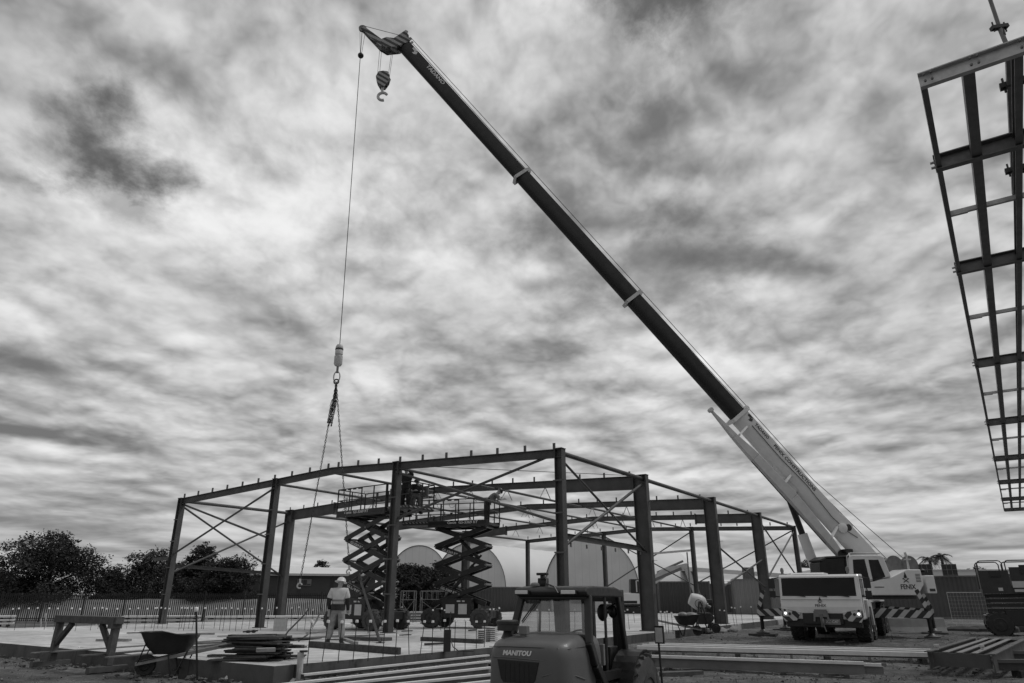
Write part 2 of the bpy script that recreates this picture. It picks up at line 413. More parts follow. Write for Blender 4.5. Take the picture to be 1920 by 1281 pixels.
# sparse weeds
mb = MB()
for i in range(1500):
    x = random.choice([random.uniform(-14, -4), random.uniform(9, 22), random.uniform(3, 9)]); y = random.uniform(13.4, 24)
    u, v = toUV(x, y)
    if (-1 < u < 43 and -11.2 < v): continue
    if noise.noise(Vector((x * .6, y * .6, 3))) < .05: continue
    c0 = Vector((x, y, gz(x, y) + ghump(x, y) - .01))
    for k in range(5):
        a = random.uniform(0, 6.3); d = Vector((math.cos(a), math.sin(a), 0)); h = random.uniform(.04, .12)
        sdv = Vector((-d.y, d.x, 0)) * .006
        mb.add([c0 - sdv, c0 + sdv, c0 + d * h * .6 + Vector((0, 0, h))], [(0, 1, 2)])
g = mb.build('grass', mat('dry grass', .12, .9, 0, .4, 3)); g['kind'] = 'stuff'
mb = MB(); n_e = 60; vs = []
for i in range(n_e):
    x = -70 + i * 1.05; y0 = 50.2 + (x + 46) * .112
    for yy, zz in ((y0, -.12), (y0 + 1.6, .75), (y0 + 3.4, 1.25), (y0 + 9, 1.3), (y0 + 14, -.12)): vs.append((x, yy, zz + (.12 * noise.noise(Vector((x * .5, yy, 2))) if zz > 0 else 0)))
mb.add(vs, [(i * 5 + k, i * 5 + 5 + k, i * 5 + 6 + k, i * 5 + 1 + k) for i in range(n_e - 1) for k in range(4)])
struct(mb, 'hill_verge', mat('dry grass verge', .20, .95, 0, .35, .8, .5, 6), smooth=True)
# ---- concrete slab
SL = [(.50, -10.85), (42, -10.9), (42, -6.3), (24.3, -6.3), (24.3, 34.6), (-.55, 34.6), (-.55, 3.0)]
mb = MB(); mb.prism([UV(u, v).xy for u, v in SL][::-1], 'z', -.35, SLAB)
m = bpy.data.materials.new('float finished concrete'); m.use_nodes = True; t = NT(m.node_tree); b = t.n['Principled BSDF']
co = t.node('ShaderNodeTexCoord').outputs['Object']
n1 = t.noise(co, .3, 6, .62, .5); n2 = t.noise(co, 2.2, 8, .65); n3 = t.noise(co, 30, 4, .6)
c = t.math('ADD', t.math('MULTIPLY', n1, .55), t.math('ADD', t.math('MULTIPLY', n2, .35), t.math('MULTIPLY', n3, .1)))
top = t.ramp(c, [(.33, .24), (.43, .40), (.52, .48), (.60, .60)])
sc_ = t.node('ShaderNodeMapping'); t.l.new(co, sc_.inputs[0]); sc_.inputs['Rotation'].default_value = (0, 0, .6); sc_.inputs['Scale'].default_value = (.5, 3.2, 1)
top = t.math('MULTIPLY', top, t.ramp(t.noise(sc_.outputs[0], 1.1, 7, .7, .4), [(.36, .62), (.50, 1.0), (.7, 1.06)]))
spots = t.ramp(t.noise(co, 3.4, 3, .5), [(.62, 1.0), (.70, .55)])
top = t.math('MULTIPLY', top, spots)
spj = t.node('ShaderNodeSeparateXYZ'); mj = t.node('ShaderNodeMapping'); t.l.new(co, mj.inputs[0]); mj.inputs['Rotation'].default_value = (0, 0, R(34.3)); t.l.new(mj.outputs[0], spj.inputs[0])
for ax_ in (0, 1):
    fr_ = t.math('FRACT', t.math('DIVIDE', spj.outputs[ax_], 5.2)); top = t.math('MULTIPLY', top, t.mix(t.math('LESS_THAN', fr_, .006), 1.0, .35))
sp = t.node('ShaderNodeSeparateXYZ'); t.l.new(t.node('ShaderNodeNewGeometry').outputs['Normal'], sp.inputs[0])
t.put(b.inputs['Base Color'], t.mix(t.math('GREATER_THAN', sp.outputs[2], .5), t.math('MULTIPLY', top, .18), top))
b.inputs['Roughness'].default_value = .8
bp = t.node('ShaderNodeBump'); bp.inputs['Strength'].default_value = .25; bp.inputs['Distance'].default_value = .02; t.l.new(n2, bp.inputs['Height']); t.l.new(bp.outputs[0], b.inputs['Normal'])
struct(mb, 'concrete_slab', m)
# ================================================================ STEEL BUILDING FRAME
EAVE, APEX, WD, V = 6.40, 6.90, 23.4, [0, 7.05, 15.9, 24.6, 33.9]
fr = thing('steel_building', 'dark painted steel portal frame of a building going up on the concrete slab', 'steel frame', UV(WD / 2, 17, SLAB))
I4 = ident()
def roofz(u): return EAVE + (APEX - EAVE) * (1 - abs(u - WD / 2) / (WD / 2))
def column(u, v, top, dep, fl, along=DU, cl=True, light=False):
    mb = MB(); mb.ibeam(UV(u, v, SLAB + .03), UV(u, v, top), dep, fl, up=along, t=.022)
    mb.bar(UV(u, v, top - .01), UV(u, v, top + .012), dep + .04, fl + .04, up=DV)
    c = mb.build('column', STEEL, fr, I4)
    mb = MB(); mb.bar(UV(u, v, SLAB + .001), UV(u, v, SLAB + .03), fl + .16, dep + .12, up=along); mb.build('base_plate', STEEL2, c, I4)
    if cl:
        mb = MB()
        for z in (1.6, 2.9, 4.2, 5.3):
            sgn = -1 if u < WD / 2 else 1
            if v == 0:
                mb.bar(UV(u - .22, v - fl / 2 - .01, z), UV(u + .22, v - fl / 2 - .01, z), .01, .05)
            else:
                mb.bar(UV(u + sgn * dep / 2, v, z), UV(u + sgn * (dep / 2 + .2), v, z), .08, .01)
        mb.build('girt_cleat', STEEL2, c, I4)
    return c
for u in (0, WD / 3, 2 * WD / 3, WD): column(u, 0, roofz(u) + .02, .30, .28)
for v in V[1:4]:
    for u in (.1, WD - .1): column(u, v, EAVE + .05, .62, .30, cl=(u < 1))
for u in (0, WD / 3, 2 * WD / 3, WD): column(u, V[4], roofz(u) - .05, .3, .28, cl=False)
def cleats(parent, u0, u1, v, step, first, zoff):
    mb = MB(); u = first
    while u < u1:
        if u > u0: mb.bar(UV(u, v, roofz(u) + zoff), UV(u, v, roofz(u) + zoff + .24), .012 if v else .05, .09, up=DU)
        u += step
    mb.build('purlin_cleat', STEEL2, parent, I4)
# front gable rafters
for s_ in (0, 1):
    mb = MB(); a, b_ = (-.12, WD / 2) if s_ == 0 else (WD + .12, WD / 2)
    mb.ibeam(UV(a, 0, roofz(a) - .14), UV(b_, 0, roofz(b_) - .14), .30, .17)
    r_ = mb.build('rafter', STEEL, fr, I4); cleats(r_, min(a, b_), max(a, b_), 0, 1.24, min(a, b_) + .35, .0)
for v in V[1:4]:
    for s_ in (0, 1):
        e0 = .35 if s_ == 0 else WD - .35; dr = 1 if s_ == 0 else -1
        h1 = e0 + dr * 3.7
        mb = MB(); mb.ibeam(UV(e0, v, roofz(e0) - .27), UV(h1, v, roofz(h1) - .27), .58, .2)
        mb.bar(UV(h1 - .02, v, roofz(h1) - .27), UV(h1 + .02, v, roofz(h1) - .27), .26, .70)
        hh = mb.build('haunch', STEEL, fr, I4)
        mb = MB(); mb.ibeam(UV(h1, v, roofz(h1) - .15), UV(WD / 2, v, roofz(WD / 2) - .15), .32, .17)
        r_ = mb.build('rafter', STEEL, fr, I4); cleats(r_, 0, WD / 2 if s_ == 0 else WD, v, 1.24, .6 if s_ == 0 else WD / 2 + .5, 0)
        mb = MB()
        for k in range(4):
            u = h1 + dr * (.9 + k * 2.2)
            for sg in (-1, 1): mb.bar(UV(u, v, roofz(u) - .28), UV(u, v + sg * .45, roofz(u) - .78), .05, .008)
        mb.build('fly_brace', GALV, fr, I4)
for s_ in (0, 1):
    mb = MB(); a, b_ = (-.1, WD / 2) if s_ == 0 else (WD + .1, WD / 2)
    mb.ibeam(UV(a, V[4], roofz(a) - .2), UV(b_, V[4], roofz(b_) - .2), .30, .17)
    r_ = mb.build('rafter', STEEL, fr, I4); cleats(r_, min(a, b_), max(a, b_), V[4], 1.24, min(a, b_) + .5, 0)
def rod(a, b_, r, name='brace', mt=STEEL, ang=False):
    mb = MB()
    if ang: mb.chan(a, b_, ang, .07)
    else: mb.tube(a, b_, r, n=10)
    return mb.build(name, mt, fr, I4, smooth=not ang)
for i in range(4):
    v0, v1 = V[i], V[i + 1]
    for u in (0, WD): rod(UV(u, v0, EAVE - .12), UV(u, v1, EAVE - .12), .085, 'eave_strut')
    for u in (WD / 3, WD / 2, 2 * WD / 3): rod(UV(u, v0 + .1, roofz(u) - .22), UV(u, v1, roofz(u) - .26), .06, 'roof_strut')
# gable plane bracing, side wall bracing, girts
g3 = WD / 3
rod(UV(.1, .05, EAVE - .1), UV(g3, .05, 4.45), .05); rod(UV(g3, -.05, roofz(g3) - .4), UV(.1, -.05, 3.9), .05)
rod(UV(WD - .1, .05, EAVE - .3), UV(2 * g3, .05, 4.0), .05); rod(UV(2 * g3, -.05, roofz(g3) - .4), UV(WD - .1, -.05, 3.55), .05)
rod(UV(WD, 0, EAVE - .35), UV(WD, V[1], 2.6), .05); rod(UV(WD, V[1], EAVE - .6), UV(WD, .2, 2.7), .05)
rod(UV(WD, .1, 3.0), UV(WD, V[1] - .2, 2.75), 0, 'girt', STEEL, .16)
rod(UV(WD + .1, 0, 3.35), UV(WD + 1.7, 0, 3.35), 0, 'girt', STEEL, .16)
rod(UV(0, .1, EAVE - .35), UV(0, V[1] - .1, 3.25), .045); rod(UV(0, V[1] - .1, EAVE - .35), UV(0, .1, 3.1), .06)
rod(UV(0, .1, 3.45), UV(0, V[1] - .2, 3.35), 0, 'girt', STEEL, .20)
rod(UV(0, V[3] + .2, EAVE - .4), UV(0, V[4], 2.4), .05); rod(UV(0, V[4], EAVE - .4), UV(0, V[3] + .2, 2.4), .05)
rod(UV(0, V[2] + .2, 4.0), UV(0, V[3] - .2, 2.0), .05); rod(UV(0, V[3] - .2, 3.6), UV(0, V[2] + .2, 1.9), .05)
rod(UV(.2, V[4], EAVE - .4), UV(g3, V[4], 2.4), .045); rod(UV(2 * g3, V[4], roofz(g3) - .4), UV(g3, V[4], 2.2), .045)
rod(UV(g3, V[4], roofz(g3) - .4), UV(2 * g3, V[4], 2.2), .045)
rod(UV(g3, 0.1, roofz(g3) - .1), UV(.1, V[1], EAVE + .02), .012, 'tie_cable', ROPE)
rod(UV(g3 + .2, V[4], 4.9), UV(g3 + 4.2, V[4] - .2, 4.7), 0, 'girt', GALV, .16)
rod(UV(g3 + .4, V[4] - .3, SLAB), UV(g3 + .4, V[4] - .3, 4.75), 0, 'girt', GALVD, .14)
mb = MB()
for k in range(6):
    q = UV(0, .6 + k * 1.15, 3.25); mb.bar(q, q + Vector((0, 0, -.14)), .02, .1, up=DV)
mb.build('girt_cleat', STEEL2, fr, I4)
# propping strut at the foot of the gable column behind the worker
# ================================================================ SCISSOR LIFTS
def wheel(parent, x, y, z, r, wd, ax=(1, 0, 0), mt=RUBBER, rim=RIM, lugs=0, yaw=0):
    ax = Vector(ax); c = Vector((x, y, z)); mb = MB()
    mb.lathe([(r * .55, -wd * .5), (r * .62, -wd * .5), (r * .93, -wd * .48), (r, -wd * .34), (r, wd * .34), (r * .93, wd * .48), (r * .62, wd * .5), (r * .55, wd * .5)], c, ax, 26)
    if lugs:
        a = ax.cross(Vector((0, 0, 1))).normalized(); u = Vector((0, 0, 1))
        for k in range(lugs):
            t0 = 2 * math.pi * k / lugs; t1 = t0 + .5 * 2 * math.pi / lugs
            for sg in (-1, 1):
                tt = t0 + (.5 if sg > 0 else 0) * 2 * math.pi / lugs; d0 = a * math.cos(tt) + u * math.sin(tt); t2 = tt + .22; d1 = a * math.cos(t2) + u * math.sin(t2)
                mb.bar(c + d0 * r + ax * sg * wd * .04, c + d1 * r * .985 + ax * sg * wd * .46, r * .09, r * .09, up=d0)
    o = mb.build('wheel', mt, parent, smooth=True)
    mb = MB(); 
    for sg in (-1, 1):
        mb.lathe([(r * .56, 0), (r * .56, .02), (r * .48, .03), (r * .42, -.05), (r * .2, -.05), (r * .18, .02), (0, .03)], c + ax * sg * (wd * .5 - .012), ax * sg, 18)
    mb.build('rim', rim, o, smooth=True)
    return o
def scissor_lift(name, label, M, ext, zt, yscale=1.0):
    t = thing(name, label, 'scissor lift', M=M)
    mb = MB(); mb.box(-1.2, 1.2, -.42, .42, .42, .78); mb.box(-1.35, -1.12, -.62, .62, .40, .72); mb.box(1.12, 1.35, -.62, .62, .40, .72)
    mb.box(-.62, .66, -.80, -.44, .42, 1.22); mb.box(-.5, .55, .44, .80, .42, 1.15)
    mb.build('chassis', BLACK, t, bevel=.02)
    mb = MB(); mb.box(-.42, -.05, -.812, -.803, .62, .98); mb.box(.12, .48, -.812, -.803, .58, 1.0)
    mb.box(.05, .2, -.812, -.803, 1.08, 1.14); mb.box(.27, .38, -.812, -.803, 1.08, 1.14)
    for k in range(5): mb.box(.15, .45, -.815, -.812, .64 + k * .07, .65 + k * .07)
    mb.build('decal', WHITE2, t)
    for x in (-1.05, 1.05):
        for y in (-.78, .78): wheel(t, x, y, .41, .41, .30, (0, 1, 0), RUBBERD, RIM, lugs=14)
    for x in (-1.42, 1.42):
        mb = MB()
        for y in (-.7, .7): mb.tube((x, y, .22), (x, y, .75), .045); mb.tube((x, y, .18), (x, y, .22), .13, n=14)
        mb.build('outrigger', DGREY, t, smooth=True)
    z0, n = .98, 4; st = (zt - .12 - z0) / n
    for k in range(n):
        za, zb = z0 + k * st, z0 + (k + 1) * st
        for y in (-.40, .40):
            mb = MB(); mb.bar((-1.13, y, za), (1.13, y, zb), .08, .20); mb.bar((1.13, y * .82, za), (-1.13, y * .82, zb), .08, .20)
            mb.build('scissor_arm', BLACK, t, bevel=.008)
        for x in (-1.13, 0, 1.13):
            mb = MB(); zz = zb if x else (za + zb) / 2
            mb.tube((x, -.45, zz), (x, .45, zz), .045); mb.build('pivot_pin', GALVD, t, smooth=True)
    mb = MB(); mb.tube((-.75, 0, z0 + .25), (.45, 0, z0 + 1.65), .085); mb.tube((.3, 0, z0 + 1.5), (.8, 0, z0 + 2.1), .05); mb.tube((.7, .05, z0 + 1.95), (-.3, .05, z0 + 2.9), .08)
    mb.build('lift_cylinder', DGREY, t, smooth=True)
    if ext > 0: arms_txt = [(0, -1), (2, -1)]
    else: arms_txt = [(0, -1), (2, -1)]
    for k, sg in arms_txt:
        za, zb = z0 + k * st, z0 + (k + 1) * st; p = Vector((-1.0, -.375, zb - .07)); q = Vector((1.13, -.375, za)); 
        d = (q - p).normalized(); text('GS-3369 RT', .15, TEXTW, t, M @ basis(p + d * .55 + Vector((0, -.003, 0)), d, Vector((0, 0, 1))), bold=.002)
    # platform
    mb = MB(); mb.box(-1.38, 1.38, -.78, .78, zt - .02, zt + .05); mb.box(-1.36, 1.36, -.80, -.76, zt - .12, zt + .16); mb.box(-1.36, 1.36, .76, .80, zt - .12, zt + .16)
    for x in (-1.1, -.4, .4, 1.1): mb.box(x - .05, x + .05, -.74, .74, zt - .12, zt - .02)
    mb.build('platform', DGREY, t, bevel=.01)
    mb = MB(); mb.box(-1.30, 1.22, -.808, -.802, zt - .02, zt + .14); mb.build('platform_plate', BLACK, t)
    text('Genie  GS-3369 RT', .17, TEXTW, t, M @ basis(Vector((-.2 * ext, -.811, zt + .06)), (1, 0, 0), (0, 0, 1)), bold=.002)
    e0, e1 = (1.38, 2.55) if ext > 0 else (-2.55, -1.38)
    mb = MB(); mb.box(e0, e1, -.70, .70, zt + .02, zt + .09); mb.box(e0, e1, -.72, -.70, zt, zt + .17); mb.box(e0, e1, .70, .72, zt, zt + .17)
    mb.build('extension_deck', DGREY, t, bevel=.01)
    mb = MB(); mb.box(e0 + .02, e1 - .02, -.728, -.722, zt + .08, zt + .14)
    xe = e1 if ext > 0 else e0
    mb.box(min(xe, xe + ext * .03), max(xe, xe + ext * .03), -.72, .72, zt + .06, zt + .13)
    mb.build('hazard_strip', STRIPES, t)
    top = zt + 1.12
    rails = [((-1.36, -.77), (1.36, -.77)), ((1.36, .77), (-1.36, .77))]
    endx = -1.36 * ext
    rails.append(((endx, -.77), (endx, .77)))
    rails += [((1.36 * ext, -.70), (xe, -.70)), ((xe, -.70), (xe, .70)), ((xe, .70), (1.36 * ext, .70))]
    for a, b_ in rails:
        mb = MB(); L = math.dist(a, b_); n_ = max(1, round(L / .68))
        for z in (top, zt + .62): mb.bar((a[0], a[1], z), (b_[0], b_[1], z), .035, .04)
        for k in range(n_ + 1):
            x = a[0] + (b_[0] - a[0]) * k / n_; y = a[1] + (b_[1] - a[1]) * k / n_; mb.bar((x, y, zt + .05), (x, y, top), .035, .04, up=(1, 0, 0))
        mb.build('guard_rail', BLACK, t)
    mb = MB()
    for k in range(3): mb.torus((-.3 + k * .55 * ext, -.74, zt + .6 + .28), (0, 1, 0), .13, .008, 10, 5, 20, 200); mb.box(-.36 + k * .5, -.26 + k * .5, -.8, -.74, zt + .42, zt + .52)
    for k in range(4): mb.box(-1.1 + k * .3, -.92 + k * .3, -.79, -.775, top - .07, top - .01)
    mb.build('cable_loop', BLACK, t)
    return t
# lift 1 (corner towards us), lift 2 (side on)
L1c, L1a = Vector((-6.15, 31.2, SLAB)), R(36)
M1 = Matrix.Translation(L1c) @ Matrix.Rotation(-L1a, 4, 'Z') @ Matrix.Diagonal((1.13, 1.05, 1, 1))
l1 = scissor_lift('scissor_lift', 'black raised scissor lift behind the gable column, one corner facing us, two workers aboard', M1, 1, 4.72)
L2c, L2a = Vector((-2.25, 33.0, SLAB)), R(17)
M2 = Matrix.Translation(L2c) @ Matrix.Rotation(-L2a, 4, 'Z') @ Matrix.Diagonal((1.10, 1, 1, 1))
l2 = scissor_lift('scissor_lift', 'black scissor lift raised side on beside the dome shelters, carrying one bending worker', M2, -1, 4.42)
# control box and boards on lift 1
mb = MB(); mb.box(1.9, 2.35, .55, .60, 5.35, 5.80); mb.build('notice_board', MGREY, l1)
mb = MB(); mb.box(1.55, 1.75, -.76, -.62, 5.35, 5.62); mb.tube((1.6, -.66, 5.3), (1.6, -.66, 5.7), .012); mb.build('control_box', DGREY, l1, bevel=.01)
mb = MB(); mb.box(-2.3, -2.05, -.76, -.62, 5.0, 5.3); mb.build('control_box', DGREY, l2, bevel=.01)
# ================================================================ MOBILE CRANE
CAZ = R(31)
CM = Matrix.Translation((10.62, 25.2, 0)) @ Matrix.Rotation(-CAZ, 4, 'Z')
crane = thing('mobile_crane', 'white mobile crane with a long raised black boom, outriggers out on striped beams', 'mobile crane', M=CM)
HW = 1.31
# chassis
mb = MB(); mb.box(-.55, .55, .5, 10.4, .55, 1.05); mb.box(-1.15, 1.15, 2.4, 10.3, 1.02, 1.30); mb.box(-1.15, 1.15, 9.9, 10.4, .6, 1.3)
mb.box(-1.25, 1.25, 2.2, 4.4, .75, 1.0); mb.box(-1.2, 1.2, 5.0, 6.4, .7, 1.0)
for y in (1.7, 3.35, 7.4, 9.0): mb.tube((-1.1, y, .62), (1.1, y, .62), .13)
mb.build('chassis', BLACK, crane, bevel=.02)
mb = MB(); mb.box(-1.28, 1.28, 2.3, 10.2, 1.30, 1.36)
mb.build('deck', WHITE2, crane, bevel=.01)
for y in (1.75, 3.35, 7.4, 9.0):
    for x in (-1.08, 1.08): wheel(crane, x, y, .63, .63, .46, (1, 0, 0), RUBBER, RIM, lugs=22)
for sg in (-1, 1):
    mb = MB(); a = [(1.0 + .86 * 0, 0)]
    pts = [(1.75 + .74 * math.cos(R(k)), .66 + .74 * math.sin(R(k))) for k in range(-5, 186, 10)]
    for i in range(len(pts) - 1): mb.bar((sg * 1.1, *pts[i]), (sg * 1.1, *pts[i + 1]), .03, .5, up=(1, 0, 0))
    mb.build('mudguard', DGREY, crane)
# carrier cab: side profile (y, z) extruded across
mb = MB(); prof = [(0.02, .78), (0, 1.18), (.06, 1.50), (.22, 2.18), (.30, 2.24), (1.55, 2.27), (1.62, 1.30), (1.50, .78)]
# leave the windscreen band recessed: build shell as solid, glass proud by 3 mm
mb.prism(prof, 'x', -HW, HW)
cab = mb.build('carrier_cab', WHITE, crane, bevel=.045)
n_ = Vector((0, -.155, .035)).normalized()
def on_front(x, z):   # point on the sloped screen
    tt = (z - 1.50) / (2.18 - 1.50); return Vector((x, .06 + .16 * tt, z))
def quadslab(pts, th, name, mt, parent, nrm, M=None):
    nrm = Vector(nrm).normalized(); mb = MB(); k = len(pts); pts = [Vector(p) for p in pts]
    mb.add([p + nrm * th for p in pts] + [p - nrm * .01 for p in pts], [tuple(range(k)), tuple(range(k, 2 * k))[::-1]] + [(i, k + i, k + (i + 1) % k, (i + 1) % k) for i in range(k)])
    return mb.build(name, mt, parent, M)
FN = Vector((0, -.68, .16)).normalized()
quadslab([on_front(-1.22, 1.53), on_front(1.17, 1.53), on_front(1.17, 2.13), on_front(-1.22, 2.13)], .006, 'windscreen', GLASSD, cab, FN)
mb = MB()
for x in (-.45, .25, .95):
    p = on_front(x, 1.50) + FN * .03; q = on_front(x - .33, 1.56) + FN * .02; mb.bar(p, q, .03, .025); mb.bar(q, on_front(x - .75, 1.555) + FN * .018, .018, .02)
mb.build('wiper', BLACK, cab)
mb = MB(); mb.bar((-1.27, -.004, 1.41), (1.27, -.004, 1.41), .01, .012); mb.build('panel_gap', DGREY, cab)
# side windows
for sg in (-1, 1):
    quadslab([(sg * HW, .34, 1.52), (sg * HW, 1.18, 1.52), (sg * HW, 1.14, 2.1), (sg * HW, .44, 2.1)][::sg], .006, 'side_window', GLASSD, cab, (sg, 0, 0))
    mb = MB(); mb.box(sg * (HW + .002) - .006, sg * (HW + .002) + .006, .30, .315, 1.0, 2.12); mb.box(sg * (HW + .002) - .006, sg * (HW + .002) + .006, 1.22, 1.235, .9, 2.12)
    mb.build('door_gap', DGREY, cab)
# bumper: black centre, striped corners, lamps
mb = MB(); mb.box(-.62, .66, -.04, .4, .62, .98); mb.box(-1.2, 1.2, .1, .5, .52, .80); mb.build('bumper', BLACK, crane, bevel=.02)
for sg in (-1, 1):
    pl_ = [(sg * 1.27, 1.12), (sg * .66, 1.0), (sg * .82, .74), (sg * 1.20, .70), (sg * 1.29, .84)]
    if sg > 0: pl_ = pl_[::-1]
    mb = MB(); mb.prism([(p[0], p[1]) for p in pl_], 'y', -.06, .05)
    bp_ = mb.build('striped_corner', STRIPE if sg < 0 else STRIPEB, crane)
    mb = MB(); mb.prism([(sg * 1.25, 1.105), (sg * .93, 1.045), (sg * 1.0, .86), (sg * 1.25, .87)][::-sg], 'y', -.072, -.061); mb.build('lamp_panel', WHITE2, crane)
    mb = MB(); mb.lathe([(.042, 0), (.038, .02), (0, .025)], (sg * 1.165, -.073, .965), (0, -1, 0), 14); mb.build('headlight', LAMPM, crane, smooth=True)
    mb = MB(); mb.lathe([(.05, 0), (.045, .02), (0, .02)], (sg * 1.03, -.073, .95), (0, -1, 0), 12); mb.lathe([(.04, 0), (.035, .02), (0, .02)], (sg * 1.18, -.073, 1.065), (0, -1, 0), 12); mb.build('lamp', DGREY, crane, smooth=True)
mb = MB(); mb.box(-.20, -.02 + .2, -.16, -.04, .86, 1.10); mb.bar((-.2, -.12, 1.05), (-.24, -.12, .72), .05, .06); mb.bar((.18, -.12, 1.05), (.22, -.12, .72), .05, .06)
mb.tube((0, -.18, .95), (0, -.1, .55), .05); mb.torus((.05, -.16, .70), (1, 0, 0), .09, .03, 12, 6); mb.tube((.02, -.2, .72), (.1, -.2, .4), .02)
mb.build('tow_hitch', MGREY, crane, smooth=True)
mb = MB(); mb.box(.06, .56, -.085, -.055, .62, .80); pltm = mb.build('number_plate', MGREY, crane)
text('XZ·C47', .12, TEXTW, crane, CM @ basis(Vector((.31, -.088, .71)), (1, 0, 0), (0, 0, 1)))
def emblem(parent, M, s):
    mb = MB(); mb.lathe([(.16 * s, 0), (.16 * s, .003)], (0, .42 * s, 0), (0, 0, 1), 14)
    mb.prism([(-.16 * s, .42 * s), (0, .86 * s), (.16 * s, .42 * s)], 'z', 0, .003)
    mb.bar((-.28 * s, .22 * s, .002), (.28 * s, -.12 * s, .002), .07 * s, .004, up=(0, 0, 1)); mb.bar((.28 * s, .22 * s, .003), (-.28 * s, -.12 * s, .003), .07 * s, .004, up=(0, 0, 1))
    mb.bar((-.36 * s, .2 * s, .002), (-.12 * s, .3 * s, .002), .06 * s, .004, up=(0, 0, 1)); mb.bar((.36 * s, .2 * s, .002), (.12 * s, .3 * s, .002), .06 * s, .004, up=(0, 0, 1))
    mb.build('emblem', TEXTD, parent, M)
fz = lambda z: .06 * (z - 1.18) / .32
text('FENIX', .115, TEXTD, crane, CM @ basis(Vector((0, fz(1.24) - .008, 1.22)), (1, 0, 0), (0, .18, 1)), bold=.002, sx=1.15)
emblem(crane, CM @ basis(Vector((0, fz(1.3) - .008, 1.32)), (1, 0, 0), (0, .18, 1)), .22)
# roof rails, beacons, mirrors, fender step
mb = MB(); mb.prism([(.3, 2.25), (.45, 2.31), (1.5, 2.31), (1.55, 2.25)], 'x', -.9, .2); mb.build('roof_hatch', WHITE, crane, bevel=.02)
for p in ((-1.28, .9, 2.28), (.98, .45, 2.27)):
    mb = MB(); mb.tube(p, (p[0], p[1], p[2] + .08), .05); mb.lathe([(.06, 0), (.065, .05), (.045, .13), (0, .15)], (p[0], p[1], p[2] + .08), (0, 0, 1), 12); mb.build('beacon', MGREY, crane, smooth=True)
for sg in (-1, 1):
    mb = MB(); mb.tube((sg * 1.3, .35, 2.15), (sg * 1.52, .12, 2.12), .02); mb.tube((sg * 1.3, .35, 1.5), (sg * 1.52, .12, 1.52), .02); mb.tube((sg * 1.52, .12, 2.14), (sg * 1.52, .12, 1.45), .018)
    mb.box(sg * 1.55 - .11, sg * 1.55 + .11, .06, .12, 1.78, 2.12); mb.box(sg * 1.55 - .10, sg * 1.55 + .10, .06, .12, 1.48, 1.70)
    mb.build('mirror', BLACK, crane, bevel=.02)
mb = MB(); mb.prism([(.75, 1.40), (1.35, 1.42), (2.25, 1.30), (2.35, .55), (2.15, .55), (1.9, 1.15), (1.15, 1.2), (.8, .85)], 'x', HW - .02, HW + .09); mb.build('fender_panel', WHITE2, crane, bevel=.01)
# outriggers
for y, nm in ((4.75, 'f'), (9.6, 'r')):
    for sg in (-1, 1):
        mb = MB(); x1 = sg * 3.05
        mb.bar((sg * 1.0, y, .92), (x1, y, .84), .26, .26, wd2=.24, h2=.24)
        o = mb.build('outrigger_beam', BLACK, crane, bevel=.01)
        mb = MB(); a = [(sg * 1.25, .74), (sg * 1.25, 1.10), (x1 + sg * .12, 1.0), (x1 + sg * .12, .76)]
        mb.prism(a[::sg], 'y', y - .145, y - .133); mb.build('striped_plate', STRIPE if sg < 0 else STRIPEB, o)
        mb = MB(); mb.tube((x1, y, .16), (x1, y, 1.12), .075); mb.tube((x1, y, .70), (x1, y, 1.2), .105); mb.build('jack_leg', BLACK, o, smooth=True)
        mb = MB(); mb.lathe([(.27, 0), (.27, .04), (.14, .09), (.08, .16), (0, .16)], (x1, y, .07), (0, 0, 1), 18); mb.build('foot_plate', DGREY, o, smooth=True)
        mb = MB(); mb.box(x1 - .5, x1 + .5, y - .5, y + .5, -.03, .068)
        mb.build('outrigger_mat', WOODD, crane, bevel=.01)
        mb = MB(); p0 = Vector((x1 - sg * .15, y - .16, 1.02)); mb.prism([(x1 - sg * .05, 1.05), (x1 - sg * .30, 1.72), (x1 - sg * .16, 1.78), (x1 + sg * .10, 1.08)][::sg], 'y', y - .16, y - .148)
        mb.build('striped_board', STRIPEB if sg > 0 else STRIPE, crane)
# superstructure in a frame of its own: X = boom direction (towards the tip), Yl = left of it, Z up
TIP = Y(751, 82, 27.5); FOOT = Y(1650, 1078, 30.0)
hd = Vector((TIP.x - FOOT.x, TIP.y - FOOT.y, 0)).normalized(); lf = Vector((-hd.y, hd.x, 0))
SM = basis(Vector((15.45, 30.0, 0)), hd, lf)     # origin on the ground under the boom foot; x to tip; y to operator's side (towards camera)
mb = MB(); mb.box(-.5, 3.3, -1.1, 1.1, 1.42, 1.60); mb.lathe([(.95, 0), (.95, .2)], (1.95, 0, 1.30), (0, 0, 1), 28); mb.box(-1.0, 2.2, -.35, -.22, 1.6, 2.9); mb.box(-1.0, 2.2, .22, .35, 1.6, 2.9)
mb.build('turntable', DGREY, crane, SM, bevel=.01)
YS = 1.38
mb = MB(); mb.prism([(1.75, 1.55), (1.75, 2.0), (.55, 2.25), (-.10, 2.52), (-.70, 2.52), (-.72, 1.95), (-.40, 1.55)], 'y', .45, YS)
mb.build('engine_cover', WHITE, crane, SM, bevel=.03)
mb = MB()
for k in range(6): mb.box(-.62, -.42, YS + .002, YS + .008, 2.05 + k * .055, 2.075 + k * .055)
mb.build('vent', DGREY, crane, SM)
fxM = SM @ basis(Vector((-.02, YS + .006, 1.86)), (-1, 0, 0), (0, 0, 1))
text('FENIX', .25, TEXTD, crane, fxM, bold=.004, sx=.95); emblem(crane, SM @ basis(Vector((.02, YS + .006, 2.08)), (-1, 0, 0), (0, 0, 1)), .40)
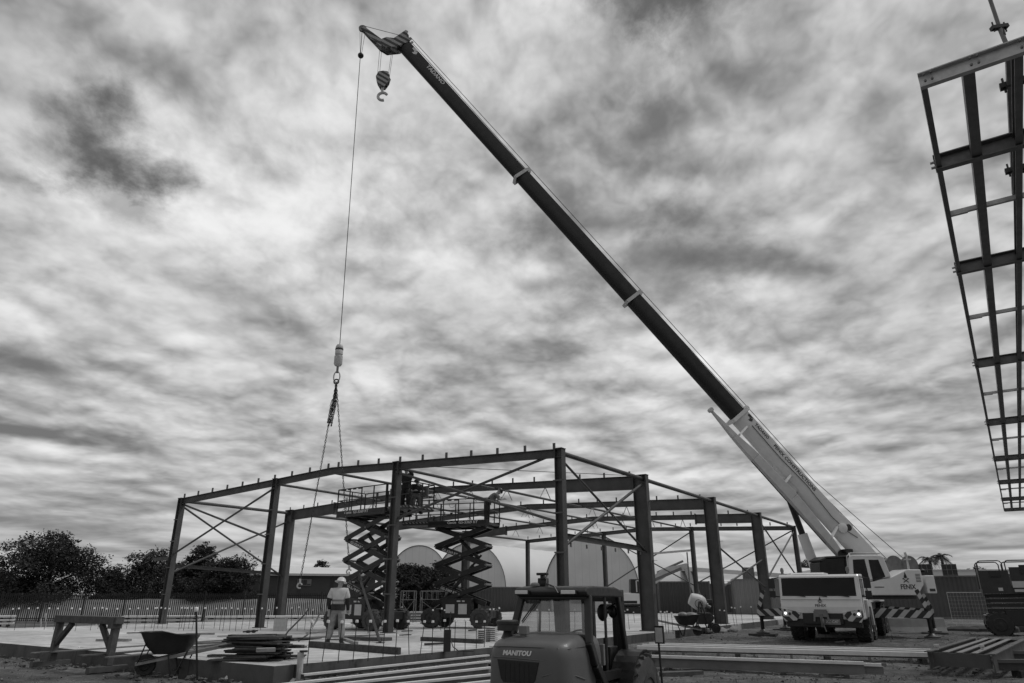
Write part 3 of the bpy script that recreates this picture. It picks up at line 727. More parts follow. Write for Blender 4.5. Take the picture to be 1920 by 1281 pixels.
# operator cab
mb = MB(); mb.prism([(.60, 2.24), (.78, 3.0), (.92, 3.06), (2.15, 3.06), (2.30, 2.95), (2.42, 2.0), (2.2, 1.62), (1.78, 1.58), (1.76, 2.02)], 'y', .48, YS)
oc = mb.build('operator_cab', WHITE, crane, SM, bevel=.04)
ys = YS
quadslab([(2.20, ys, 2.14), (2.12, ys, 2.88), (1.62, ys, 2.90), (1.56, ys, 2.14)][::-1], .006, 'window', GLASSD, oc, (0, 1, 0), SM)
quadslab([(1.42, ys, 2.06), (1.46, ys, 2.88), (1.04, ys, 2.88), (.86, ys, 2.24)][::-1], .006, 'window', GLASSD, oc, (0, 1, 0), SM)
mb = MB(); mb.prism([(2.40, 1.9), (2.28, 2.98), (3.30, 2.92), (3.50, 2.75), (3.55, 1.9)], 'y', .55, YS - .04); mb.build('front_glazing', GLASSD, oc, SM, bevel=.03)
mb = MB(); mb.prism([(2.25, 2.98), (2.25, 3.04), (3.2, 3.0), (3.5, 2.86), (3.45, 2.80), (3.2, 2.93)], 'y', .50, YS); mb.build('visor', DGREY, oc, SM, bevel=.01)
mb = MB(); mb.box(1.0, 1.4, ys + .003, ys + .012, 1.84, 1.87); mb.bar((2.36, ys + .006, 2.05), (.7, ys + .006, 2.20), .008, .015); mb.build('door_handle', DGREY, oc, SM)
mb = MB(); mb.box(1.9, 2.2, .9, 1.15, 3.16, 3.30); mb.tube((2.05, 1.0, 3.04), (2.05, 1.0, 3.16), .02); mb.build('work_lamp', BLACK, oc, SM, bevel=.02)
mb = MB(); mb.path([(2.44, 1.42, 2.2), (2.38, 1.42, 3.0), (2.2, 1.42, 3.13), (.95, 1.42, 3.12)], .02); mb.build('grab_rail', WHITE2, oc, SM, smooth=True)
# counterweight, winches, tail
mb = MB(); mb.prism([(-1.25, -1.35), (-.85, -1.35), (-.85, 1.35), (-1.25, 1.35)], 'z', 1.62, 2.30); mb.box(-.85, -.3, -.9, .44, 1.6, 2.3)
mb.build('counterweight', WHITE, crane, SM, bevel=.03)
mb = MB(); mb.box(-1.18, -.94, 1.352, 1.36, 1.70, 1.80); mb.box(-1.258, -1.252, -.9, -.3, 1.65, 1.78); mb.build('vent', DGREY, crane, SM)
for x in (-.28, -.95):
    mb = MB(); mb.lathe([(.38, -.45), (.38, -.42), (.26, -.42), (.26, .42), (.38, .42), (.38, .45)], (x, 0, 2.72), (0, 1, 0), 20); mb.build('winch_drum', GALVD, crane, SM, smooth=True)
mb = MB(); mb.tube((-.55, .9, 2.4), (-.55, .9, 3.0), .035); mb.tube((-.55, .9, 3.0), (-.50, .9, 3.2), .05); mb.box(-.65, -.45, .8, 1.0, 2.9, 2.95); mb.tube((-.7, .7, 2.4), (-.6, .85, 3.0), .02); mb.tube((-.35, 1.1, 2.4), (-.5, .95, 3.0), .02)
mb.build('exhaust_pipe', GALV, crane, SM, smooth=True)
mb = MB(); mb.box(-1.2, -.9, .8, 1.3, 2.30, 2.42); mb.ell((-1.05, 1.0, 2.48), .12, .1, .08); mb.build('tool_bundle', BLACK, crane, SM)
# boom
D_ = TIP - FOOT; BL = D_.length; bd = D_.normalized(); BS = hd.cross(bd); 
side = lf.copy(); upb = bd.cross(side).normalized()
if upb.z < 0: upb = -upb
def BP(s, y, z): return FOOT + bd * s + side * y + upb * z
BMX = Matrix.Identity(4)
for i in range(3): BMX[i][0] = bd[i]; BMX[i][1] = side[i]; BMX[i][2] = upb[i]; BMX[i][3] = FOOT[i]
def boomsec(s0, s1, wd, h, name, mt):
    """rounded U section: flat top, tapering sides, rounded belly"""
    hf = [(wd / 2, h * .5), (wd / 2, h * .10), (wd * .47, -h * .04), (wd * .42, -h * .18), (wd * .34, -h * .31), (wd * .22, -h * .43), (wd * .08, -h * .49)]; sec = hf + [(-a, b_) for a, b_ in hf[::-1]]
    mb = MB(); k = len(sec); mb.add([(s0, a, b_) for a, b_ in sec] + [(s1, a, b_) for a, b_ in sec], [tuple(range(k))[::-1], tuple(range(k, 2 * k))] + [(i, (i + 1) % k, k + (i + 1) % k, k + i) for i in range(k)])
    return mb.build(name, mt, crane, BMX, smooth=True)
def proj_s(px, py):
    best = None
    for k in range(0, 400):
        s_ = BL * k / 400; q = FOOT + bd * s_; z = q.z - CZ; dep = q.y * math.cos(PITCH) + z * math.sin(PITCH); X_ = 960 + FPX * q.x / dep; Y_ = 640.5 - FPX * (-q.y * math.sin(PITCH) + z * math.cos(PITCH)) / dep
        d = (X_ - px) ** 2 + (Y_ - py) ** 2
        if best is None or d < best[0]: best = (d, s_)
    return best[1]
s1, s2, s3 = proj_s(1385, 775), proj_s(1183, 560), proj_s(980, 325)
boomsec(-.6, s1, .64, .78, 'boom_base_section', WHITE)
boomsec(s1 - .4, s2, .57, .70, 'boom_section', BOOMBLK)
boomsec(s2 - .4, s3, .545, .67, 'boom_section', BOOMBLK)
boomsec(s3 - .4, BL - .15, .52, .64, 'boom_section', BOOMBLK)
for s_, wd, h in ((s1, .72, .86), (s2, .63, .76), (s3, .60, .73)):
    mb = MB(); 
    for a, b_ in (((-wd / 2, -h / 2), (wd / 2, -h / 2)), ((-wd / 2, h / 2), (wd / 2, h / 2))): mb.bar((s_ - .05, a[0], a[1]), (s_ - .05, b_[0], b_[1]), .16, .06, up=(0, 0, 1))
    for y in (-wd / 2, wd / 2): mb.bar((s_ - .05, y, -h / 2), (s_ - .05, y, h / 2), .16, .05, up=(0, 1, 0))
    mb.tube((s_ - .05, -.16, h / 2 + .12), (s_ - .05, .16, h / 2 + .12), .13, n=14)
    mb.build('boom_collar', WHITE if s_ == s1 else GALV, crane, BMX)
TM = lambda s_, z: BMX @ basis(Vector((s_, .001, z)), (-1, 0, 0), (0, 0, 1))
def btext(body, s_, z, size, mt, w_, align='CENTER', sx=1.0, bold=.012):
    return text(body, size, mt, crane, BMX @ basis(Vector((s_, w_ / 2 + .006, z)), (-1, 0, 0), (0, 0, 1)), bold=size * bold, sx=sx)
btext('FENIX CONSTRUCTIONS', proj_s(1478, 884), .23, .20, TEXTD, .64, sx=1.10, bold=.02)
btext('TADANO', proj_s(1420, 815), .24, .18, TEXTD, .64, sx=1.05, bold=.02)
btext('TADANO', BL - 2.75, .15, .28, TEXTW, .52, sx=1.15, bold=.03)
for s_, z, sc_, mt, wd in ((s1 - .25, .24, .17, TEXTD, .64), (BL - .75, .15, .22, TEXTW, .52)):
    mb = MB(); yy = wd / 2 + .004
    for q in ([(.0, .7), (1.7, .7), (.9, .1), (.1, .1)], [(.9, .0), (1.7, .5), (2.0, -.2), (1.6, -.6), (.9, -.6), (1.2, -.2)]):
        mb.prism([(s_ - a * sc_, z + b_ * sc_) for a, b_ in q], 'y', yy, yy + .004)
    mb.build('emblem', mt, crane, BMX)
mb = MB(); mb.lathe([(.14, 0), (.14, .004)], (s1 * .26, .325, .22), (0, 1, 0), 16); mb.build('emblem', TEXTD, crane, BMX)
# hoses and brackets on the base section
mb = MB(); mb.path([(s1 - .7, .35, .06), (s1 - 2.5, .35, .02), (s1 - 4, .36, .08), (s1 * .45, .35, .03), (s1 * .35, .35, -.04), (s1 * .25, .36, .05), (s1 * .2, .35, .2)], .016, 5)
mb.build('hose', DGREY, crane, BMX, smooth=True)
mb = MB(); mb.lathe([(.2, 0), (.2, .1), (.08, .14)], (s1 * .28, .30, -.02), (0, 1, 0), 16); mb.box(s1 * .28 - .3, s1 * .28 + .3, -.2, .2, .38, .50); mb.build('hose_reel', WHITE, crane, BMX, smooth=True)
# lift cylinder
cb = SM @ Vector((2.75, 0, 1.75)); ce = BP(s1 * .62, 0, -.45); cd = (ce - cb)
mb = MB(); mb.tube(cb, cb + cd * .50, .20, n=18); mb.build('lift_cylinder', WHITE, crane, I4, smooth=True)
mb = MB(); mb.tube(cb + cd * .5, ce, .13, n=16); mb.build('cylinder_rod', BLACK, crane, I4, smooth=True)
mb = MB(); mb.tube(BP(s1 * .62, -.25, -.47), BP(s1 * .62, .25, -.47), .13, n=16); mb.bar(BP(s1 * .54, 0, -.40), BP(s1 * .70, 0, -.40), .4, .16, up=upb); mb.build('cylinder_bracket', WHITE2, crane, I4, bevel=.02)
# stowed fly jib under the boom on the camera side
J = lambda s_, y, z: BP(s_, y, z)
ja, jb = s1 + .9, s1 * .17
mb = MB()
secs = [(ja, .10, .10, -1.12), (ja - 1.4, .22, .26, -1.12), (ja - 2.6, .30, .40, -1.06), (s1 * .55, .34, .44, -1.02), (s1 * .3, .30, .34, -1.08), (jb, .22, .18, -1.16)]
for (a, wa, ha, za), (b_, wb_, hb_, zb) in zip(secs[:-1], secs[1:]): mb.bar((a, .72, za), (b_, .72, zb), wa, ha, up=(0, 0, 1), wd2=wb_, h2=hb_)
mb.build('fly_jib', WHITE2, crane, BMX, bevel=.02)
mb = MB()
for s_ in (s1 - .6, s1 * .62, s1 * .3): mb.bar((s_, .32, -.15), (s_, .72, -.9), .10, .08, up=(1, 0, 0))
mb.tube((ja + .05, .6, -1.12), (ja + .05, .84, -1.12), .1); mb.build('jib_bracket', WHITE2, crane, BMX)
mb = MB(); mb.lathe([(.19, 0), (.19, .08), (.06, .08), (.06, .1)], (s1 * .22, .85, -1.1), (0, 1, 0), 16); mb.build('jib_sheave', BLACK, crane, BMX, smooth=True)
mb = MB(); mb.path([(ja - 2.6, .80, -1.34), (s1 * .6, .80, -1.34), (s1 * .3, .80, -1.33)], .022, 5); mb.build('jib_rope', ROPE, crane, BMX)
# boom head
mb = MB(); hdp = [(BL - .35, .30), (BL - .02, .36), (BL + .22, .66), (BL + .36, .60), (BL + .30, .15), (BL + .26, -.22), (BL + .52, -.50), (BL + .55, -.78), (BL + .30, -.98), (BL - .02, -.88), (BL - .28, -.34)]
for y in (-.27, .27): mb.prism(hdp, 'y', y - .02, y + .02)
mb.box(BL - .3, BL - .1, -.3, .3, -.3, .38)
mb.build('boom_head', STRIPEH, crane, BMX, bevel=.01)
for i, (a, z) in enumerate(((BL + .10, .34), (BL + .26, -.68))):
    mb = MB()
    for y in (-.2, -.07, .07, .2): mb.lathe([(.10, -.02), (.22, -.04), (.20, 0), (.22, .04), (.10, .02)], (a, y, z), (0, 1, 0), 20)
    mb.build('sheave', MGREY, crane, BMX, smooth=True)
mb = MB(); mb.bar((BL - .02, 0, .4), (BL - .02, 0, .66), .14, .08, up=(1, 0, 0)); mb.bar((BL - .28, 0, .3), (BL - .24, 0, .60), .05, .10, up=(1, 0, 0)); mb.build('rope_guide', GALV, crane, BMX)
# short single-top jib on the head, reaching out level with the rope sheave
NS = Y(680, 54, 27.38)
hp = BP(BL + .25, 0, -.86)
mb = MB(); dj = (NS - hp)
for y in (-.16, .16):
    mb.bar(hp + side * y * 1.3, NS + side * y * .6, .035, .36, h2=.20)
mb.bar(hp + dj * .3 - side * .2, hp + dj * .3 + side * .2, .1, .3); mb.bar(hp + dj * .7 - side * .12, hp + dj * .7 + side * .12, .1, .2)
mb.build('nose_jib', STRIPEH, crane, I4, bevel=.01)
mb = MB(); mb.lathe([(.08, -.03), (.2, -.05), (.18, 0), (.2, .05), (.08, .03)], NS, side, 18); mb.build('sheave', MGREY, crane, I4, smooth=True)
# ropes along the boom top
mb = MB(); wz = SM @ Vector((-.28, 0, 2.98)); mb.path([wz, BP(s1 * .5, -.1, .56), BP(s1, -.1, .60), BP(s2, -.1, .56), BP(s3, -.1, .54), BP(BL - .1, -.1, .58)], .014, 5)
wz2 = SM @ Vector((-.95, .15, 2.98)); mb.path([wz2, BP(s1 * .52, .12, .62), BP(s1, .1, .64), BP(BL - .1, .1, .62), NS + Vector((0, 0, .2))], .014, 5)
mb.build('hoist_rope', ROPE, crane, I4)
# single line down to the swivel, with the limit ball
LX, LY = Y(633, 690, 27.38).x, NS.y
BX = LX + (NS.x - LX) * (27.2 - 11.6) / (NS.z - 11.6)
mb = MB(); mb.tube((NS.x - .02, LY, NS.z), (LX, LY, 11.6), .016, n=6); mb.tube((NS.x + .16, LY, NS.z), (BX + .04, LY, 27.35), .010, n=5); mb.tube((NS.x - .14, LY, NS.z), (BX - .04, LY, 27.35), .010, n=5); mb.build('load_line', ROPE, crane, I4)
mb = MB(); mb.ell((BX, LY, 27.2), .15, .15, .15, 14, 10); mb.build('limit_switch_weight', BLACK, crane, I4, smooth=True)
# main hook block hanging from the head
hb = BP(BL + .26, 0, -.70); HBM = Matrix.Translation((hb.x - .1, hb.y, 0))
HZ = Y(716, 150, hb.y).z
blk = thing('hook_block', 'striped hook block hanging on four ropes below the boom head', 'hook block', M=Matrix.Translation((hb.x - .02, hb.y, HZ)) @ Matrix.Scale(.84, 4))
mb = MB(); pr = [(0, .55), (.28, .50), (.42, .15), (.34, -.25), (.14, -.62), (-.14, -.62), (-.34, -.25), (-.42, .15), (-.28, .50)]
for y in (-.15, .15): mb.prism(pr, 'y', y - .02, y + .02)
mb.box(-.36, .36, -.13, .13, -.2, .3)
mb.build('cheek_plate', STRIPEH, blk, bevel=.01)
mb = MB(); 
for y in (-.07, .07): mb.lathe([(.1, -.03), (.36, -.05), (.33, 0), (.36, .05), (.1, .03)], (0, y, .22), (0, 1, 0), 20)
mb.build('sheave', GALVD, blk, smooth=True)
mb = MB(); mb.tube((0, 0, -.55), (0, 0, -.95), .09, .07, 12); mb.torus((.05, 0, -1.22), (0, 1, 0), .27, .085, 20, 8, 70, 330); mb.build('hook', GALV, blk, smooth=True)
mb = MB()
for x, y in ((-.34, -.08), (-.26, .08), (.34, .08), (.3, -.08)): mb.tube((x, y, .25), (x + (.12 if x > 0 else 0), y, (hb.z - HZ) / .84), .012, n=5)
mb.build('rope', ROPE, blk)
# swivel weight and chain sling
sw = thing('overhaul_weight', 'pale cylindrical swivel weight with a ring on the end of the load line', 'crane weight', (LX, LY, 10.6))
mb = MB(); mb.lathe([(.04, 1.0), (.11, .98), (.155, .90), (.165, .80), (.14, .76), (.165, .72), (.165, .54), (.13, .50), (.175, .46), (.175, .12), (.13, .04), (.04, 0)], (0, 0, 0), (0, 0, 1), 20); mb.build('weight_body', WHITE2, sw, smooth=True)
mb = MB(); mb.lathe([(.17, .74), (.17, .80)], (0, 0, 0), (0, 0, 1), 20); mb.build('band', DGREY, sw, smooth=True)
mb = MB(); mb.tube((0, 0, 0), (0, 0, -.28), .05); mb.build('shank', GALVD, sw, smooth=True)
mb = MB(); mb.path([(.13 * math.cos(a), 0, -.45 + .24 * math.sin(a)) for a in [k * math.pi / 9 for k in range(18)]], .028, 6, closed=True); mb.build('ring', GALV, sw, smooth=True)
rz_ = 9.92
cs = thing('chain_sling', 'long chain sling spread in two legs from the swivel weight down past the rafters', 'chain sling', (LX, LY, rz_))
def chainleg(pts, nm, sz=.05):
    mb = MB(); pts = [Vector(p) for p in pts]; tog = 0
    for a, b_ in zip(pts[:-1], pts[1:]):
        L = (b_ - a).length; n = max(1, int(L / (sz * 2.1))); d = (b_ - a).normalized(); sd_ = d.cross(Vector((0, 1, 0))).normalized(); ot = d.cross(sd_)
        for k in range(n):
            c = a + (b_ - a) * ((k + .5) / n); w_ = sd_ if tog % 2 else ot; tog += 1
            mb.path([c + d * sz * 1.3 * math.cos(t_) + w_ * sz * .55 * math.sin(t_) for t_ in [i * math.pi / 3 for i in range(6)]], sz * .26, 4, closed=True)
    return mb.build(nm, CHAIN, cs, I4)
h0 = Vector((LX, LY, rz_))
chainleg([h0, Y(563, 1088, LY + .4)], 'chain_leg'); chainleg([h0, Y(655, 1062, LY + .6)], 'chain_leg')
for k in range(4):
    e = h0 + Vector((-.10 + k * .045 - .10, .03 * k, -1.75 - .12 * (k % 2))); mb = MB(); chainleg([h0, h0 + Vector((-.06 + .05 * k, 0, -.9)), e, e + Vector((.07, 0, .9)), h0 + Vector((.02 * k, 0, -.6))], 'shortened_chain', .045)
mb = MB(); mb.torus(h0 + Vector((0, 0, .02)), (0, 1, 0), .1, .03, 12, 6); mb.build('master_link', CHAIN, cs, I4)
e = Y(563, 1088, LY + .4); mb = MB(); mb.tube(e + Vector((0, 0, .05)), e - Vector((0, 0, .1)), .04); mb.torus(e - Vector((0, 0, .2)), (0, 1, 0), .09, .03, 12, 6, 60, 340); mb.build('hook', GALV, cs, I4, smooth=True)
e = Y(655, 1062, LY + .6); mb = MB(); mb.tube(e + Vector((0, 0, .05)), e - Vector((0, 0, .1)), .04); mb.torus(e - Vector((0, 0, .2)), (0, 1, 0), .09, .03, 12, 6, 60, 340); mb.build('hook', GALV, cs, I4, smooth=True)
mb = MB(); q = e - Vector((0, 0, .25)); mb.path([e - Vector((0, 0, .2)), q + Vector((.25, .2, -.8)), Vector((q.x + .75, q.y + .5, 1.0)), Vector((q.x + .95, q.y - .2, SLAB + .02))], .02, 5)
mb.build('tag_line', ROPE, cs, I4)
# ================================================================ OVERHEAD FRAME, upper right
oh = thing('overhead_frame', 'dark overhead steel ladder frame running away high along the right edge', 'steel frame', UV(-14.2, 10, 0), 0)
OZ = 6.40
def OU(u, v, z=0): return UV(u, v, OZ + z)
U0, U1, U2, U3, U4 = -12.42, -12.80, -13.20, -13.75, -14.5
def skew(v): return -.0115 * (v + 13.8)        # the frame is a little out of parallel with the building
def OP(u, v, z=0): return OU(u + skew(v), v, z)
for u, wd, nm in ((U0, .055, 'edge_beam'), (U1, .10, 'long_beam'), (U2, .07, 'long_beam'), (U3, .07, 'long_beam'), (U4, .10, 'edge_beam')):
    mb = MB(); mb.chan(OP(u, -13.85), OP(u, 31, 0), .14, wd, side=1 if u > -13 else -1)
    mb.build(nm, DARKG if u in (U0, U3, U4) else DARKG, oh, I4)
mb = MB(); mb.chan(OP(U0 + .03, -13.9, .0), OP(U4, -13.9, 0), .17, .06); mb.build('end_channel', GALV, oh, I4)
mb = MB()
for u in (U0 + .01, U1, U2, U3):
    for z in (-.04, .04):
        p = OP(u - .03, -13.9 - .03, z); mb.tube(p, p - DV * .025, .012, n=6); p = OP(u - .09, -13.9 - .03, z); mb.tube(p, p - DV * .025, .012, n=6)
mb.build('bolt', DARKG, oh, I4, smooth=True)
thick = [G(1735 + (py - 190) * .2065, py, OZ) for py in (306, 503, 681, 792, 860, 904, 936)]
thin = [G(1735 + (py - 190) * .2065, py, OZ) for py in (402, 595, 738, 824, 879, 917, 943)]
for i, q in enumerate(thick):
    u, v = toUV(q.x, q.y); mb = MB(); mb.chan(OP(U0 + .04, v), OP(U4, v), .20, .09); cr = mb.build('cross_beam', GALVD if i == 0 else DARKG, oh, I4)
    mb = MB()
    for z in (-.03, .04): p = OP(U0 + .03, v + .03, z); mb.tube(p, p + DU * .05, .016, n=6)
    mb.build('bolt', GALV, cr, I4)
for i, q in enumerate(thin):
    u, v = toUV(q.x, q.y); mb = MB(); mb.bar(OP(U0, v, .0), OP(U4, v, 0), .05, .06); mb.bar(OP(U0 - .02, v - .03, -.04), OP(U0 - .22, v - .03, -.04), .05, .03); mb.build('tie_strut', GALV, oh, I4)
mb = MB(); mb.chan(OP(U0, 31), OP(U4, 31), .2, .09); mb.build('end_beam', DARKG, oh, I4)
for v in (-13.9, -2.9, 11, 31):
    mb = MB(); q = OP(U4 - .1, v); mb.bar((q.x, q.y, gz(q.x, q.y) - .1), (q.x, q.y, OZ + .1), .16, .16, up=(0, 1, 0)); mb.build('support_post', DARKG, oh, I4)
# box post with clamps and the bent pipe above it
pA = G(1893, 98, OZ + .28); pB = OP(U2, -10.6, .02)
mb = MB(); mb.bar(pA, Vector((pB.x, pB.y, OZ + .12)), .075, .06); mb.build('clamped_channel', DARKG, oh, I4)
for f_ in (.18, .78):
    c0 = pA.lerp(Vector((pB.x, pB.y, OZ + .12)), f_); mb = MB(); mb.bar(c0 + DU * .10, c0 - DU * .12, .07, .06); mb.tube(c0 + DU * .06 - Vector((0, 0, .08)), c0 + DU * .06 + Vector((0, 0, .1)), .012, n=6); mb.tube(c0 - DU * .08 - Vector((0, 0, .08)), c0 - DU * .08 + Vector((0, 0, .1)), .012, n=6)
    mb.build('beam_clamp', BLACK, oh, I4)
t0 = Y(1850, -20, pA.y - .1); tm = Y(1874, 52, pA.y - .02)
mb = MB(); mb.tube(t0, tm, .018); mb.tube(tm, pA, .022); mb.build('bent_pipe', GALVD, oh, I4, smooth=True)
mb = MB(); mb.bar(tm - Vector((.085, 0, .01)), tm + Vector((.085, 0, .02)), .05, .04)
for dx in (-.06, .06): mb.tube(tm + Vector((dx, 0, -.05)), tm + Vector((dx, 0, .07)), .008, n=6)
mb.tube(tm + Vector((.02, 0, -.1)), tm + Vector((.02, 0, -.02)), .02, n=8); mb.build('pipe_clamp', BLACK, oh, I4)
# ================================================================ BACKDROP
def leaves(mb, lobes, n, size, seed, gap=.12):
    rnd = random.Random(seed); tot_ = sum(l[3] * l[4] for l in lobes)
    for (cx, cy, cz, rx, rz) in lobes:
        k = int(n * 1.9 * rx * rz / tot_); nc = max(5, k // 30)
        for c in range(nc):
            th = rnd.uniform(0, 6.283); ph = math.acos(rnd.uniform(-.85, 1)); rr = rnd.uniform(.12, 1.08) ** .55
            c0 = Vector((cx + rx * rr * math.sin(ph) * math.cos(th), cy + rx * rr * math.sin(ph) * math.sin(th), cz + rz * rr * math.cos(ph)))
            cr = rnd.uniform(.25, .55) * min(1, rx / 2.5) + .1
            for _ in range(k // nc):
                p = c0 + Vector((rnd.gauss(0, cr * .55), rnd.gauss(0, cr * .55), rnd.gauss(0, cr * .4)))
                a = Vector((rnd.gauss(0, 1), rnd.gauss(0, 1), rnd.gauss(0, .6))).normalized() * size * rnd.uniform(.6, 1.3)
                b_ = a.cross(Vector((rnd.gauss(0, 1), rnd.gauss(0, 1), rnd.gauss(0, 1)))).normalized() * size * rnd.uniform(.25, .5)
                mb.add([p - a * .5, p + b_ * .5, p + a * .5, p - b_ * .5], [(0, 1, 2, 3)])
    return mb
def make_tree(label, cat, w_, h, seed, n=7000, lf=LEAFA, size=.22, trunk=.22, name='tree', base=.12):
    """crown width w_, total height h, standing at the origin"""
    rnd = random.Random(seed); t = thing(name, label, cat)
    mb = MB(); th = h * .32; mb.path([(0, 0, -.2), (.06, 0, th * .5), (0, .05, th)], [trunk * 1.3, trunk, trunk * .8], 8)
    lobes = []; k = 9
    for i in range(k):
        a = i * 2.4 + rnd.uniform(-.3, .3); rr = w_ * .5 * rnd.uniform(.25, .68) * (1 if i else 0); zz = h * (rnd.uniform(base + .2, .72) if i else .68)
        lr = w_ * rnd.uniform(.23, .31); c0 = Vector((rr * math.cos(a), rr * .8 * math.sin(a), zz)); lobes.append((c0.x, c0.y, c0.z, lr, min(h - zz, h * rnd.uniform(.18, .26))))
        mb.path([(0, 0, th * .75), (c0.x * .5, c0.y * .5, th + (c0.z - th) * .6), tuple(c0)], [trunk * .55, trunk * .35, trunk * .1], 5)
    for i in range(5):
        a = rnd.uniform(0, 6.28); rr = w_ * .36 * rnd.uniform(.5, 1); lobes.append((rr * math.cos(a), rr * math.sin(a), h * (base + .12), w_ * .2, h * .14))
    mb.build('trunk', BARK, t, smooth=True)
    mc = MB(); leaves(mc, lobes, n, size, seed + 5); mc.build('crown', lf, t)
    return t
TG = 'trees behind the palisade fence'
specs = [  # px, width px, top py, distance, seed, leaf, label
 (112, 178, 985, 56, 3, LEAFA, 'largest dark tree with a rounded crown standing behind the left end of the fence', 14000),
 (14, 80, 1062, 58, 8, LEAFA, 'low dark tree cut by the left edge of the picture, beside the largest tree', 5000),
 (218, 74, 1048, 61, 12, LEAFA, 'low dark tree between the largest tree and the grey green one', 5000),
 (290, 104, 1020, 60, 17, LEAFB, 'grey green tree with airy top just left of the end gable column', 7000),
 (385, 74, 1003, 60, 21, LEAFA, 'tall narrow dark tree rising behind the gable cross bracing', 6000),
 (432, 120, 1024, 57, 25, LEAFA, 'broad dark tree behind the bracing beside the low warehouse', 9000),
 (345, 80, 1040, 64, 29, LEAFB, 'small pale tree seen through the lower gable bracing', 4000),
 (482, 80, 1040, 72, 31, LEAFB, 'thin pale tree behind the left end of the warehouse roof', 2500),
 (598, 40, 1043, 76, 35, LEAFA, 'small dark round tree standing alone above the warehouse roof', 3000),
 (556, 46, 1062, 84, 39, LEAFB, 'faint low bush line above the warehouse sign', 1500),
 (650, 50, 1060, 80, 41, LEAFB, 'low bushy tree above the right end of the warehouse roof', 2000),
 (782, 122, 1045, 52, 45, LEAFA, 'wide bushy tree between the two scissor lifts in front of the small dome', 9000),
 (842, 60, 1080, 50, 49, LEAFA, 'low dark bush behind the scaffold frames beside the wide bush', 4000),
 (1522, 68, 1036, 78, 53, LEAFB, 'leafy tree behind the white crane cab and the last portal column', 4500),
 (1585, 50, 1056, 80, 57, LEAFB, 'half hidden tree between the lift cylinder and the operator cab', 2500),
 (1712, 44, 1056, 84, 61, LEAFB, 'small bush above the container just right of the crane tail', 1800),
 (1832, 56, 1050, 84, 65, LEAFB, 'grey tree top above the container near the parked lift', 2200),
]
for px, wpx, py, d, seed, lf, lab, n in specs:
    top = Y(px, py, d); w_ = wpx / FPX * d * .98
    t = make_tree(lab, 'tree', w_, top.z + .1, seed, n, lf, .24 if d < 65 else .28); M = Matrix.Translation((top.x, d, -.1)); t.matrix_world = M; ROOT[t.name] = M.copy(); t['group'] = TG
# two palms
for i, (px, py, lab) in enumerate(((1742, 1047, 'shorter palm above the container, left of the pair'), (1764, 1042, 'taller palm above the container, right of the pair'))):
    c0 = Y(px, py, 80); t = thing('palm_tree', lab, 'palm tree', (c0.x, 80, -.1)); mb = MB(); mb.path([(0, 0, 0), (.1, 0, c0.z * .5), (0, 0, c0.z)], [.2, .15, .14], 8); mb.build('trunk', BARK, t, smooth=True)
    rnd = random.Random(i); mc = MB()
    for k in range(26):
        a = k * 2.4; el = rnd.uniform(-.3, 1.1); L = rnd.uniform(1.0, 1.5); pts = []
        for j in range(6):
            s_ = j / 5; pts.append(Vector((math.cos(a) * L * s_ * math.cos(el * .6), math.sin(a) * L * s_ * math.cos(el * .6), c0.z + L * (math.sin(el) * s_ - .75 * s_ * s_))))
        for j in range(5):
            d = (pts[j + 1] - pts[j]).normalized(); sd_ = d.cross(Vector((0, 0, 1))).normalized()
            for q in range(4):
                p = pts[j].lerp(pts[j + 1], q / 4)
                for sg in (-1, 1): mc.add([p, p + d * .06, p + sd_ * sg * .3 + d * .15 - Vector((0, 0, .12))], [(0, 1, 2)])
    mc.build('crown', LEAFA, t)
# undergrowth behind the fence reads as one mass
mb = MB(); rnd = random.Random(4); lob = []
for i in range(46):
    x = -48 + i * .52; lob.append((x, 56.5 + (x + 46) * .11 + rnd.uniform(-1, 1.5), 1.9 + rnd.uniform(-.3, .4), 1.3, rnd.uniform(.9, 1.5)))
leaves(mb, lob, 16000, .2, 9); g = mb.build('undergrowth', LEAFA); g['kind'] = 'stuff'
# low warehouse
wa, wb_ = Y(425, 1075, 62), Y(705, 1073, 66)
wd_ = (wb_ - wa).xy.to_3d(); wl = wd_.length; WMx = basis(Vector((wa.x, wa.y, -.1)), wd_, (0, 0, 1)); WMx = basis(Vector((wa.x, wa.y, -.1)), wd_, Vector((0, 0, 1)).cross(wd_))
wh = thing('warehouse', 'low dark clad warehouse with a pale roof edge beyond the fence', 'warehouse', M=WMx); H_ = 3.30
mb = MB(); mb.box(0, wl, 0, 14, 0, H_); mb.build('wall', CLADD, wh)
mb = MB(); mb.prism([(-.3, H_), (7, H_ + .8), (14.3, H_), (14.3, H_ + .12), (7, H_ + .95), (-.3, H_ + .14)], 'x', -.2, wl + .2); mb.build('roof', MEMBR, wh)
mb = MB(); mb.box(-.25, wl + .25, -.42, -.28, H_ - .02, H_ + .16); mb.build('gutter', GALV, wh)
for x in (.35, 3.1, 6, 8.8): mb = MB(); mb.box(x, x + .22, -.06, 0, 0, H_); mb.build('pilaster', DGREY if x > 1 else MGREY, wh)
mb = MB(); mb.box(5.9, 7.1, -.10, -.05, 2.45, 3.0); sg_ = mb.build('sign_board', MGREY, wh)
mb = MB(); mb.box(5.96, 6.36, -.12, -.10, 2.51, 2.94); mb.box(6.40, 6.72, -.12, -.10, 2.51, 2.94); mb.box(6.76, 7.04, -.12, -.10, 2.51, 2.6); mb.build('sign_panel', DGREY, sg_)
